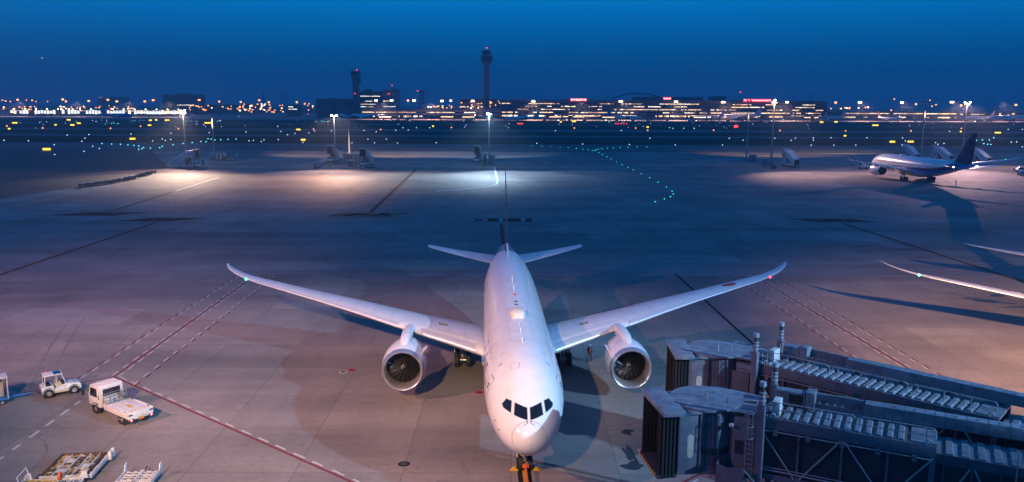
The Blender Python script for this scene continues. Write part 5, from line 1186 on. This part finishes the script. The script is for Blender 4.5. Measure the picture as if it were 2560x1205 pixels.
# guidance signs
for i, (q, w_) in enumerate(((Z1(150, 718), 1.4), (Z1(95, 777), .7), (Z1(470, 988), 1.25), (Z1(688, 688), 1), (Z1(725, 740), 1.1), (Z1(790, 722), 1), (Z1(558, 738), .6), (Z1(1327, 880), 1.15), (Z1(1505, 692), .8), (Z1(1497, 742), .9), (Z1(1562, 688), .6), (Z1(1672, 691), 1.2), (Z1(2078, 719), 1.6), (Z2(425, 905), 1.1), (Z2(473, 1010), .9), (Z2(1770, 872), .5), (Z2(2500, 790), 1.2), (Z3(755, 411), 1), (Z3(1470, 466), .6), (Z3(628, 416), .5), (Z4(760, 384), .9), (Z4(887, 381), .9), (Z4(1238, 411), 1.6), (Z4(968, 505), .6), (Z4(1388, 560), 1.1), (Z4(1550, 559), 1.2), (Z4(1996, 467), .5), (Z4(2325, 477), 1.6), (Z4(2465, 310), .8))):
    p = G(*q); W_ = 3.4 * w_; sc = max(1, p.y / 700)
    t = thing('guidance_sign', 'glowing yellow taxiway guidance sign on the dark airfield', 'guidance sign', (p.x, p.y, 0), 0, 'yellow taxiway guidance signs')
    c = MB().bx(-W_ / 2, W_ / 2, -.2, .2, .25, 1.5).build('sign_cabinet', DARK, t); MB().bx(-W_ / 2 + .08, W_ / 2 - .08, -.24, -.2, .33, 1.42).build('sign_face', E_SIGN, t)
    for x in (-W_ / 2 + .3, W_ / 2 - .3): MB().cyl((x, 0, -.1), (x, 0, .3), .06, .06, 6).build('sign_leg', DARK, t)
    t.scale = (sc, 1, sc)

# ------------------------------------------------------------------ the far side: towers, terminal, piers, masts
TOWM = mat('tower_blue_grey', (.13, .14, .18), .7, 0, .1, .05); FARC = mat('far_concrete', (.22, .21, .21), .7, 0, .12, .05); FARD = mat('far_dark_facade', (.085, .085, .095), .6, 0, .15, .05); FARB = mat('far_brick', (.24, .12, .10), .75, 0, .12, .05); FARG = mat('far_dark_glass', (.02, .025, .035), .12, 0, .1, .1); ARCH = mat('arch_red_steel', (.16, .05, .05), .5, 0, .1, .1)
def X_(u, Y): return AT(u, 260, Y).x
def Z_(u, v, Y): return AT(u, v, Y).z
_box = {}
def ubox(name, m_, parent, c, d):
    if m_.name not in _box: _box[m_.name] = MB().box((0, 0, 0), (1, 1, 1)).mesh('box', m_, 0, 0, False)
    o = link(name, _box[m_.name], parent, c); o.scale = d; return o
def far_block(name, label, u0, u1, vt, Y, depth=45, m_=FARC, rows=(), cat='building', grp=None, seed=0, roofbits=(), maxw=8, zb=0.0):
    x0, x1 = X_(u0, Y), X_(u1, Y); um = (u0 + u1) / 2; H_ = Z_(um, vt, Y)
    t = thing(name, label, cat, ((x0 + x1) / 2, Y + depth / 2, 0), 0, grp); w_ = x1 - x0; r_ = random.Random(seed + int(u0))
    ubox('wall', m_, t, (0, 0, (H_ - .6 + zb) / 2), (w_, depth, H_ - .6 - zb))
    ubox('roof', FARD, t, (0, 0, H_ - .25), (w_ + 1.0, depth + 1.0, .6))
    px = Y / FPX
    for (v, hh, prob, mats, wmin, wmax) in rows:
        z = Z_(um, v, Y)
        ubox('window_band', FARG, t, (0, -depth / 2 - .05, z), (w_ - 1.5, .2, hh * px * 1.35))
        x = -w_ / 2 + 2; run = 0; lit = False; mm = mats[0]
        while x < w_ / 2 - 2:
            if run <= 0: run = r_.uniform(wmin, wmax) * 2.2 * px; lit = r_.random() < prob; mm = r_.choice(mats)
            ww = r_.uniform(wmin * .6, wmin * 1.5) * px
            if lit and r_.random() < .93 and x + ww < w_ / 2 - 1: ubox('window', mm if r_.random() < .75 else r_.choice(mats), t, (x + ww / 2, -depth / 2 - .2, z + r_.uniform(-.15, .15)), (ww, .2, hh * px * r_.uniform(.6, .95)))
            g_ = ww + r_.choice((.35, .45, .8)) * px; x += g_; run -= g_
    for (a, b_, v) in roofbits:
        z1 = Z_(um, v, Y); ubox('roof_block', m_, t, ((X_((a + b_) / 2, Y) - (x0 + x1) / 2), 4, (H_ + z1) / 2), (X_(b_, Y) - X_(a, Y), depth * .5, z1 - H_))
    return t
E_WIN2 = emitter('lit_window_dim', (1, .55, .26), 1.0); E_WIN3 = emitter('lit_window_low', (1, .70, .46), 1.7)
WW, WM, WC = [E_WINW, E_WIN, E_WIN3, E_WIN2], [E_WIN, E_WIN2, E_WIN3, E_WINW], [E_WINC, E_WINW, E_WIN3]
T1Y = 1345
T1 = far_block('terminal_building', 'long terminal with rows of lit windows right of the tall control tower', 1252, 1772, 250, T1Y, 70, FARD, ((259.5, 2.0, .55, WW, 3, 16), (266.5, 2.2, .55, WW, 3, 16), (273.8, 2.0, .6, WM, 4, 20), (281.5, 2.4, .6, WW, 4, 18), (290, 4.5, .62, WW, 3, 14)), seed=3, roofbits=((1592, 1766, 241.5), (1420, 1470, 247.5)))
far_block('terminal_building', 'right end of the lit terminal under the red airport sign', 1774, 2068, 252.5, T1Y + 2, 70, FARD, ((262, 2.0, .5, WW, 4, 16), (268.5, 2.2, .62, WW, 4, 20), (275.5, 2.0, .6, WM, 4, 18), (283, 2.4, .6, WW, 4, 18), (291, 4.5, .62, WW, 3, 14)), seed=5, roofbits=((1850, 1935, 250.6), (2020, 2055, 251)))
far_block('terminal_pier', 'low lit pier below the two control towers', 902, 1250, 273.5, T1Y - 20, 30, FARC, ((281, 2.6, .62, WM, 5, 22), (291, 4.2, .5, WW, 3, 12)), seed=8, roofbits=((985, 1000, 270), (1090, 1102, 271)))
far_block('terminal_pier', 'low lit pier at the far right beyond the field', 2070, 2398, 280, T1Y - 10, 30, FARC, ((284, 2.6, .66, WW, 6, 30), (293.5, 3.6, .5, WW, 3, 12)), seed=9)
far_block('cargo_pier', 'brilliantly lit white pier at the far left', 24, 462, 277.5, 1445, 25, FARC, (), seed=2)
# its lit bays, one after another
cp = [o for o in COL.objects if o.name.startswith('cargo_pier')][0]
x0, x1 = X_(24, 1445), X_(462, 1445); xc = (x0 + x1) / 2; n = 58
for k in range(n):
    xa = x0 + (k + .5) * (x1 - x0) / n; ww = (x1 - x0) / n * .80
    if k in (7, 15, 16, 24, 31, 40) or rr.random() < .08: continue
    ubox('light_bay', E_BAY if rr.random() < .7 else E_WINW, cp, (xa - xc, -12.7, 7.6 + rr.uniform(-.4, .4)), (ww, .3, rr.uniform(4.6, 6.6))); ubox('bay_column', FARC, cp, (x0 + k * (x1 - x0) / n - xc, -13.0, 4.6), (.9, 1.0, 9))
for k in range(16): ubox('roof_lamp', emitter('lens_lime', (.75, 1.0, .35), 9), cp, (x0 + (k + .4) * (x1 - x0) / 16 - xc, -13.3, 12.6), (1.6, 1.2, 1.6))
# other blocks of the skyline
far_block('office_block', 'dark wide block standing on the skyline at left', 407, 487, 236.5, 1750, 60, FARD, ((262.5, 1.6, .18, WC, 3, 9),), seed=4, roofbits=((430, 462, 233.5),))
far_block('office_block', 'faint low hall on the skyline left of the dark block', 246, 298, 243, 2100, 60, FARC, ((243.5, 1.2, .2, WM, 2, 5),), seed=6)
far_block('office_block', 'dark office block left of the shorter control tower', 790, 882, 247, 1400, 50, FARD, ((259.5, 1.5, .16, WC, 3, 10), (266.5, 1.6, .35, WC, 6, 22)), seed=7, roofbits=((812, 828, 245), (842, 876, 248.5)))
far_block('office_block', 'office block with rows of white windows right of the shorter tower', 899, 956, 228.5, 1390, 50, FARD, ((240.5, 1.5, .7, WC, 4, 12), (253, 1.4, .4, WC, 3, 9), (260.5, 1.4, .5, WC, 3, 8), (267, 1.5, .45, WC, 3, 9)), seed=10, roofbits=((906, 921, 223),))
far_block('office_block', 'taller slab with a red beacon beside the office block', 956, 991, 224.5, 1392, 50, FARC, ((252.5, 1.6, .45, WC, 3, 8), (266.5, 1.5, .5, WC, 3, 8)), seed=12, roofbits=((976, 988, 221),))
far_block('office_block', 'reddish block behind the tall control tower', 1148, 1250, 247.5, 1440, 50, FARB, ((252, 1.4, .2, [E_WIN], 2, 3), (267, 2.2, .55, [E_WIN, E_WINW], 2, 6)), seed=13)
far_block('warehouse', 'low warehouse with greenish wall at left of the lit hillside', 505, 640, 262, 1800, 50, mat('far_green_wall', (.16, .20, .15), .7, 0, .1, .05), (), seed=14)
far_block('warehouse', 'small lit building left of the dark office block', 718, 745, 262, 1500, 30, FARD, ((267, 1.8, .7, WC, 3, 8), (273, 1.8, .6, WC, 3, 8)), seed=15)
far_block('office_block', 'dark block behind the right end of the terminal', 1785, 1815, 240.5, 1500, 50, FARD, ((270, 1.5, .2, WC, 3, 8),), seed=16)
far_block('warehouse', 'hangar with pale lit front behind the far right pier', 2395, 2470, 280.5, 1400, 40, FARC, ((286, 2.0, .5, WW, 3, 9),), seed=17)
# steel arch on the terminal roof
mb = MB(); pts = []
for i in range(25):
    q = i / 24; u = 1530 + 130 * q; v = 249 - 15.5 * math.sin(math.pi * min(1, q * .96 + .02)) ** .8; pts.append(AT(u, v, T1Y + 40))
zz = [Vector((p.x - T1.location.x, 5, p.z)) for p in pts]
MB().tube(zz, 1.0, 6).build('roof_arch', ARCH, T1)
# roof signs
def roof_sign(label, txt, u0, u1, v0, v1, Y, face, letter, boxed=False):
    a, b_ = AT(u0, v1, Y), AT(u1, v0, Y); t = thing('roof_sign', label, 'roof sign', ((a.x + b_.x) / 2, Y - 1, a.z - 1.2)); w_, h_ = b_.x - a.x, b_.z - a.z
    fr = MB()
    for i in range(6): x = -w_ / 2 + (i + .5) * w_ / 6; fr.bar((x, .6, 0), (x, .6, h_ + 1), .25)
    fr.build('sign_frame', DARK, t)
    if boxed: MB().bx(-w_ / 2, w_ / 2, -.2, .2, 1.2, 1.2 + h_).build('sign_panel', face, t)
    vs, fs = text_shape(txt, 1.0); xs = [p[0] for p in vs]; ys = [p[1] for p in vs]; sx_ = w_ * .96 / (max(xs) - min(xs)); sy_ = h_ * (.72 if boxed else .95) / (max(ys) - min(ys)); mx, my = (max(xs) + min(xs)) / 2, (max(ys) + min(ys)) / 2
    MB().add([((x - mx) * sx_, -.45, (y - my) * sy_ + 1.2 + h_ / 2) for x, y in vs], fs).build('sign_lettering', letter, t, 0)
roof_sign('red sign of six characters on the terminal roof', '東京国際空港', 1426, 1466.5, 246.5, 252.3, T1Y - 2, E_REDSIGN, E_SIGNW, True)
roof_sign('small red terminal number sign near the roof arch', 'Terminal 1', 1658, 1677, 243.5, 249, T1Y - 2, E_REDSIGN, E_SIGNW, True)
roof_sign('long red airport name sign at the right end of the terminal roof', 'Tokyo International Airport', 1858, 1928, 248, 254.3, T1Y - 2, E_REDSIGN, E_SIGNW, True)
# control towers
def lathe_thing(t, name, prof, m_, n=16): return MB().lathe(prof, (0, 0, 0), n, 'z').build(name, m_, t, 30)
TY = 1375; zt = lambda v: Z_(1217, v, TY); pm = TY / FPX
t = thing('control_tower', 'tall slender control tower with stacked round galleries at the centre', 'control tower', (X_(1217, TY), TY, 0))
MB().prism([(-4.6, -4.6), (4.6, -4.6), (4.6, 4.6), (-4.6, 4.6)], 0, zt(158), 'z').build('shaft', TOWM, t); MB().bx(-1.3, 1.3, -5.0, -4.6, 0, zt(159)).build('shaft_rib', FARD, t)
for s in (-1, 1): MB().bx(s * 4.3 - .7, s * 4.3 + .7, -5.1, -4.5, 0, zt(158.5)).build('shaft_rib', TOWM, t)
lathe_thing(t, 'lower_gallery', [(zt(160), 5), (zt(157.5), 8.8), (zt(155), 9.4), (zt(154), 9.4), (zt(153.6), 8.6)], TOWM)
for va, vb, r_ in ((153.6, 148, 10.2), (147.4, 141.6, 11.0)):
    lathe_thing(t, 'gallery', [(zt(va), r_ - 1.4), (zt(va - 1), r_ - .2), (zt(va - 2.4), r_), (zt(va - 2.5), r_ - 1.6), (zt(vb), r_ - 1.6)], TOWM); lathe_thing(t, 'gallery_glazing', [(zt(va - 2.5), r_ - 1.55), (zt(vb), r_ - 1.55)], FARG)
lathe_thing(t, 'gallery_roof', [(zt(141.6), 9.5), (zt(141.2), 11.2), (zt(139.5), 11.2), (zt(138.5), 6.5), (zt(134.5), 6.2)], TOWM)
lathe_thing(t, 'control_cab', [(zt(134.5), 6.6), (zt(128), 8.0)], FARG); lathe_thing(t, 'cab_roof', [(zt(128), 8.4), (zt(126.6), 8.4), (zt(126), 5), (zt(125.8), .2)], FARD)
MB().cyl((0, 0, zt(126)), (0, 0, zt(121)), .3, .2, 6).build('antenna_mast', FARD, t); MB().ball((0, 0, zt(120)), 1.15, 8, 6).build('red_beacon', E_RED, t)
TY2 = 1385; z2 = lambda v: Z_(891, v, TY2)
t = thing('control_tower', 'shorter dark control tower with flared head at left of centre', 'control tower', (X_(891, TY2), TY2, 0))
MB().loft([[(w_ * x, w_ * y, z2(v)) for x, y in ((-1, -.8), (1, -.8), (1, .8), (-1, .8))] for v, w_ in ((300, 4.6), (205, 4.9), (198, 6.2), (188, 6.6))]).build('shaft', FARD, t); MB().bx(5.0, 8.0, -3, 3, z2(208), z2(190)).build('side_annex', FARD, t)
MB().loft([[(w_ * x, w_ * y, z2(v)) for x, y in ((-1, -.9), (1, -.9), (1, .9), (-1, .9))] for v, w_ in ((187.5, 6.2), (180, 7.0))]).build('control_cab', FARG, t); MB().box((0, 0, z2(178.8)), (14.6, 13, 1.2)).build('cab_roof', FARD, t)
MB().cyl((2, 0, z2(178)), (2, 0, z2(175.5)), .3, .2, 6).build('antenna_mast', FARD, t); MB().ball((2.2, 0, z2(175)), 1.0, 8, 6).build('red_beacon', E_RED, t); MB().ball((-1.2, -4.8, z2(234)), .9, 8, 6).build('red_beacon', E_RED, t)
# radar tower: lattice with a broad platform
RY = 1420; zr_ = lambda v: Z_(1055, v, RY)
t = thing('radar_tower', 'lattice radar tower with a broad platform between the control towers', 'radar tower', (X_(1055, RY), RY, 0))
lat = MB()
for sx_ in (-1, 1):
    for sy_ in (-1, 1): lat.bar((sx_ * 4.2, sy_ * 4.2, 0), (sx_ * 2.6, sy_ * 2.6, zr_(231)), .7)
hz = [0, zr_(262), zr_(252), zr_(242), zr_(231)]
for a, b_ in zip(hz, hz[1:]):
    for s in (-1, 1): lat.bar((-4, s * 3.6, a), (3.4, s * 3.4, b_), .4).bar((4, s * 3.6, a), (-3.4, s * 3.4, b_), .4)
lat.build('lattice', ARCH, t); MB().bx(-7, 7, -6, 6, zr_(231), zr_(229)).build('platform', ARCH, t); MB().bx(-3, 3, -1, 1, zr_(229), zr_(226)).build('radar_antenna', FARD, t); MB().ball((-6.4, -5, zr_(227.5)), 1.1, 8, 6).build('red_beacon', E_RED, t)
# red aviation beacons on slender masts
for i, (u, v, Y, lab) in enumerate(((1851, 230, 1700, 'red beacon on a slender mast above the airport sign'), (980, 213.5, 1394, 'red beacon on a mast over the tall slab'), (943, 234, 1395, 'red beacon over the office block roof'), (972, 234.5, 1391, 'red beacon on the face of the tall slab'))):
    p = AT(u, v, Y); t = thing('beacon_mast', lab, 'beacon', (p.x, p.y, 0), 0, 'red aviation beacons'); MB().cyl((0, 0, 0), (0, 0, p.z), .5, .25, 6).build('mast_pole', FARD, t); MB().ball((0, 0, p.z), 1.4 if i == 0 else .9, 8, 6).build('red_beacon', E_RED, t)
# far masts and street lamps
E_FW = emitter('far_lamp_white', (1, .72, .46), 9); E_FO = emitter('far_lamp_amber', (1, .36, .09), 4.2); E_FC = emitter('far_lamp_cool', (.75, .9, 1), 8)
def far_mast(u, v, Y, m_, w_=3.2, h_=1.8, kind='tall'):
    p = AT(u, v, Y)
    t = thing('light_mast', 'tall floodlight mast with glowing lamp head on the far side of the airfield' if kind == 'tall' else 'small glowing amber street lamp on the far side of the airfield', 'light mast' if kind == 'tall' else 'street lamp', (p.x, p.y, 0), 0, 'floodlight masts across the field' if kind == 'tall' else 'amber street lamps across the field')
    if kind != 'tall': t.name = 'street_lamp'
    MB().cyl((0, 0, 0), (0, 0, p.z), .45 if kind == 'tall' else .18, .25 if kind == 'tall' else .12, 6).build('pole', POLE, t)
    h = MB().bx(-w_ / 2, w_ / 2, -.5, .5, p.z - h_ * .35, p.z + h_ * .65); h.build('lamp_head', m_, t)
    return p
for u, v, m_, w_ in ((44, 250, E_FO, 3.6), (157, 249, E_FO, 4.2), (165, 254, E_FO, 3), (222, 253, E_FO, 3.4), (270, 250, E_FO, 4), (292, 254, E_FO, 3.8), (362, 254, E_FO, 3.8), (383, 251, E_FO, 4), (498, 250.5, E_FO, 4), (548, 254.5, E_FO, 2.8), (602, 255.5, E_FO, 3), (648, 251, E_FO, 3), (672, 256, E_FO, 3), (742, 256, E_FO, 3), (940, 252, E_FW, 4.2), (979, 252, E_FW, 4.6), (1020, 252, E_FO, 3), (1035, 252, E_FW, 4.8), (1105, 253, E_FW, 4.6), (1127, 252.5, E_FW, 3), (1182, 253, E_FW, 5), (1333.5, 254, E_FW, 5.4), (1552, 254, E_FW, 6), (1690, 255, E_FW, 5.4), (1808, 256, E_FW, 6), (1968, 256, E_FW, 4.4), (2089, 257, E_FO, 3.6), (2150, 256.5, E_FW, 5.6), (2255, 257, E_FW, 4.6), (2380, 256, E_FW, 6), (2290, 261, E_FO, 2.6), (2403, 264, E_FO, 3), (2540, 263, E_FO, 3.6)): far_mast(u, v, 1330 if u > 880 else 1480, m_, w_, 2.6)
rl = random.Random(5)
LAMPS = [(rl.uniform(8, 95), rl.uniform(266, 274)) for _ in range(14)] + [(rl.uniform(146, 182), rl.uniform(266, 274)) for _ in range(9)] + [(rl.uniform(193, 216), rl.uniform(266, 273)) for _ in range(6)] + [(rl.uniform(240, 250), rl.uniform(266, 270)) for _ in range(3)] + [(rl.uniform(272, 312), rl.uniform(264, 274)) for _ in range(8)] + [(rl.uniform(320, 336), rl.uniform(265, 272)) for _ in range(5)] + [(rl.uniform(472, 530), rl.uniform(263, 276)) for _ in range(14)]
LAMPS += [(rl.uniform(555, 708), 0) for _ in range(52)]
LAMPS = [(u, v if v else rl.uniform(260, 284 - abs(u - 660) * .08)) for u, v in LAMPS]
LAMPS += [(rl.uniform(745, 790), rl.uniform(258, 276)) for _ in range(8)] + [(rl.uniform(1070, 1130), rl.uniform(264, 271)) for _ in range(20)] + [(rl.uniform(1150, 1250), rl.uniform(252, 272)) for _ in range(16)] + [(rl.uniform(2070, 2180), rl.uniform(268, 272.5)) for _ in range(12)] + [(u, 250 + rl.uniform(0, 5)) for u in (6, 14, 26, 66, 80, 90, 119)] + [(2228, 276), (2330, 266), (2340, 262), (2500, 285), (2236, 248), (2325, 251)]
for u, v in LAMPS: far_mast(u, v, rl.uniform(1480, 1650) if u < 900 else rl.uniform(1400, 1430), E_FO if rl.random() < .8 else E_FW, rl.uniform(1.2, 2.4), rl.uniform(1.2, 1.9), 'small')
# light on the far apron from its own masts
for u in (60, 200, 330, 430, 960, 1080, 1190, 1330, 1450, 1560, 1690, 1810, 1960, 2150, 2255, 2385, 2500):
    Yq = 1330 if u > 880 else 1480; p = AT(u, 253, Yq); spot('far_mast_lamp', (p.x, p.y - 6, p.z), (p.x, p.y - 42, 0), 6.5e5, (1, .52, .42), 54, .9, 1.5, 2.6)
# aircraft parked along the far side, small and simple
fbs = [0, .3, 1.2, 3, 6, 11, 33, 40, 44, 48, 52, 55, 56.7]
FJW = mat('far_jet_white', (.72, .71, .72), .35, 0, .06, .3, .3)
def far_jet(label, u, v, rz, finm, sc=1.0, bodym=FJW, lit=False):
    t = thing('distant_airliner', label, 'airliner', (0, 0, 0), 0, 'airliners across the field')
    MB().loft([[fus_pt(b, 2 * math.pi * i / 12) for i in range(12)] for b in fbs]).build('fuselage', bodym, t, 60)
    for s in (1, -1):
        mirror(MB().loft([wing_ring(a, 4) for a in (1.6, 9.7, 20, 27, 30)]), s).build('wing', WINGM, t, 60); MB().lathe([(0, 1.3), (.1, 1.6), (2, 1.85), (5, 1.3), (5, .3)], (9.7 * s, 17.6, 2.9), 12).build('engine', FJW, t, 50)
        mirror(surface_loft([(.6, 48, 54.4, 5.9, .05), (9.9, 54.3, 56, 7.0, .04)], 4), s).build('tailplane', WINGM, t, 60)
        MB().cyl((4.9 * s, 28, 0), (4.9 * s, 28, 3), .7, .5, 8).build('main_landing_gear', DARK, t)
    MB().cyl((0, 5, 0), (0, 5, 2.6), .4, .3, 8).build('nose_landing_gear', DARK, t)
    surface_loft([(0, 46, 55.6, 7.3, .04), (0, 54.4, 56.6, 16.9, .03)], 4, True).build('tail_fin', finm, t, 60)
    c_ = Vector((0, 28, 0)); c_.rotate(Matrix.Rotation(rz, 3, 'Z')); p = G(u, v); put(t, (p.x - c_.x * sc, p.y - c_.y * sc, 0), rz, scale=sc)
    return t
FWH = mat('far_fin_pale', (.60, .45, .50), .4, 0, .1, .3); FBL = mat('far_jet_blue', (.06, .22, .45), .4, 0, .1, .3)
far_jet('pale blue airliner in front of the bright white pier at far left', 293, 296, R(78), FBL, 1.0, FBL)
far_jet('white airliner with dark fin behind the amber-lamp mast', 888, 300, R(100), NAVY, 1.15)
far_jet('white airliner parked at the pier right of the amber-lamp mast', 952, 299.5, R(170), FWH)
far_jet('small airliner by the pier just left of the bluish-lamp mast', 1182, 299.5, R(-80), FBL, .8)
far_jet('airliner with pale fin on the far apron right of centre', 1305, 303, R(-85), FWH, .9)
far_jet('white airliner taxiing before the terminal with its fin at left', 1562, 302.5, R(105), FBL, 1.0)
far_jet('airliner with pink-white fin left of the airport sign', 1772, 302, R(-70), FWH, 1.0)
far_jet('long white airliner below the airport sign', 1846, 301.5, R(-95), FWH, 1.25)
far_jet('white airliner by the right-hand pier with its fin at right', 2072, 303, R(-82), FWH, .95)
far_jet('white airliner nose-on before the far right pier', 2222, 304, R(15), FWH, .9)
far_jet('white airliner parked right of the four-lamp mast', 2448, 304, R(-75), FWH, 1.0)
far_jet('white airliner cut off by the right edge beyond the field', 2530, 305, R(-97), FWH, 1.3)
far_jet('airliner tail standing among the lights behind the white pier', 286, 287, R(160), FWH, .8)
# jet bridges and small service buildings along the far terminal
rb = random.Random(21)
for i in range(26):
    u = rb.choice((rb.uniform(905, 1250), rb.uniform(1255, 2390), rb.uniform(1255, 2390)))
    p = G(u, rb.uniform(300.5, 303) + (u - 1280) * .0012); t = thing('distant_boarding_bridge', 'small grey boarding bridge along the far terminal front', 'boarding bridge', (p.x, p.y, 0), rb.uniform(-.9, .9), 'boarding bridges along the far terminal')
    MB().bx(-12, 10, -1.6, 1.6, 4.2, 7.2).build('tunnel', FARC, t); MB().cyl((-13, 0, 3.8), (-13, 0, 7.6), 2.6, 2.6, 10).build('rotunda', FARC, t)
    for x in (-9, 9): MB().bx(x - .5, x + .5, -.5, .5, 0, 4.3).build('leg', FARD, t)
    if rb.random() < .6: MB().bx(-10, 8, -1.75, -1.6, 5.2, 6.4).build('lit_side', rb.choice((E_WIN, E_WINW)), t)
for i in range(30):
    u = rb.uniform(900, 2500); p = G(u, rb.uniform(301, 304) + (u - 1280) * .0012); t = thing('distant_service_vehicle', 'tiny service vehicle with lights on the far apron', 'vehicle', (p.x, p.y, 0), rb.uniform(-3, 3), 'service vehicles on the far apron')
    MB().prism([(-3, .5), (-3, 2.6), (1.2, 2.7), (2.2, 1.7), (3, 1.5), (3, .5)], -1.1, 1.1, 'y').build('body', rb.choice((FJW, GREY)), t); MB().bx(2.9, 3.2, -1, 1, .8, 1.4).build('headlamp', rb.choice((E_FW, E_WINW, E_FO)), t)
    for x in (-2, 2): MB().cyl((x, -1.15, .5), (x, 1.15, .5), .5, .5, 8).build('wheel_pair', BLACK, t)
# a landing aircraft's light in the sky at upper left
t = far_jet('tiny aircraft with a bright landing light in the sky at upper left', 105, 300, R(20), NAVY, .25, FARD); t.location = AT(105, 145, 1500); t.location.z -= 1
for c_ in list(t.children):
    if 'gear' in c_.name: bpy.data.objects.remove(c_)
MB().ball((0, -1.5, 3.5), 4.2, 10, 6).build('landing_light', emitter('landing_lamp', (1, .5, .25), 2.2), t)
# distant cranes on the horizon
for i, (u, v, Y) in enumerate(((658, 225, 3000), (703, 232, 3200), (714, 231, 3200), (2028, 236, 3000), (1986, 241, 3000))):
    p = AT(u, v, Y); t = thing('harbour_crane', 'faint crane mast on the horizon', 'crane', (p.x, p.y, 0), 0, 'cranes on the horizon')
    MB().bar((-4, 0, 0), (0, 0, p.z), 2.2).bar((4, 0, 0), (0, 0, p.z), 2.2).build('crane_legs', FARD, t); MB().bar((0, 0, p.z * .75), (8, 0, p.z * .95), 1.2).build('jib', FARD, t)
# ------------------------------------------------------------------ labels by place for far look-alikes
def upx(o):
    q = o.location - CAM; return CX + FPX * q.dot(RGT) / q.dot(FWD)
def nth(k): return '%d%s' % (k, 'th' if 10 <= k % 100 <= 20 else {1: 'st', 2: 'nd', 3: 'rd'}.get(k % 10, 'th'))
ZON = [(250, 'by left half of white pier'), (470, 'by right half of white pier'), (785, 'left of dark office block'), (1045, 'near the shorter control tower'), (1260, 'near the tall control tower'), (1600, 'by left half of terminal'), (1775, 'near the steel roof arch'), (2070, 'near the airport sign'), (2310, 'by left half of right-hand pier'), (9999, 'beyond the navy tail fin')]
def relabel(group, fmt):
    by = {}
    for o in COL.objects:
        if o.parent is None and o.get('group') == group:
            u = upx(o); z = [n_ for m_, n_ in ZON if u < m_][0]; by.setdefault(z, []).append((u, o))
    for z, l in by.items():
        l.sort(key=lambda q: q[0])
        for k, (u, o) in enumerate(l): o['label'] = fmt % (nth(k + 1), z) if len(l) > 1 else (fmt.replace(', %s from left', '', 1) % z)
relabel('floodlight masts across the field', 'tall glowing floodlight mast, %s from left %s')
relabel('service vehicles on the far apron', 'tiny lit service vehicle, %s from left %s')
relabel('boarding bridges along the far terminal', 'small boarding bridge, %s from left %s')
relabel('yellow taxiway guidance signs', 'glowing yellow guidance sign, %s from left %s')
relabel('amber airfield lights', 'amber light on the dark grass, %s from left %s')
relabel('amber street lamps across the field', 'small glowing street lamp, %s from left %s')
relabel('red stop bar lights', 'red stop bar light, %s from left %s')
relabel('cranes on the horizon', 'faint crane on the horizon, %s from left %s')
gl = sorted([o for o in COL.objects if o.get('group') == 'green taxiway centreline lights'], key=lambda o: o.location.y)
for k, o in enumerate(gl): o['label'] = 'green taxiway centreline light, %s from the near end of the curve' % nth(k + 1)
# ------------------------------------------------------------------ evening haze over the field
hz = MB().bx(-2700, 2700, -420, 5200, -1.2, 140).build('haze', None, None, 0)
hm = bpy.data.materials.new('haze_air'); hm.use_nodes = True; ht = hm.node_tree; ht.nodes.clear()
pv = ht.nodes.new('ShaderNodeVolumePrincipled'); ho = ht.nodes.new('ShaderNodeOutputMaterial'); ht.links.new(pv.outputs[0], ho.inputs['Volume'])
pv.inputs['Color'].default_value = (.68, .84, 1, 1); pv.inputs['Density'].default_value = .00025; pv.inputs['Anisotropy'].default_value = .35
hz.data.materials.append(hm); stuff(hz); hz['label'] = 'thin blue evening haze over the whole airfield'; hz['category'] = 'haze'
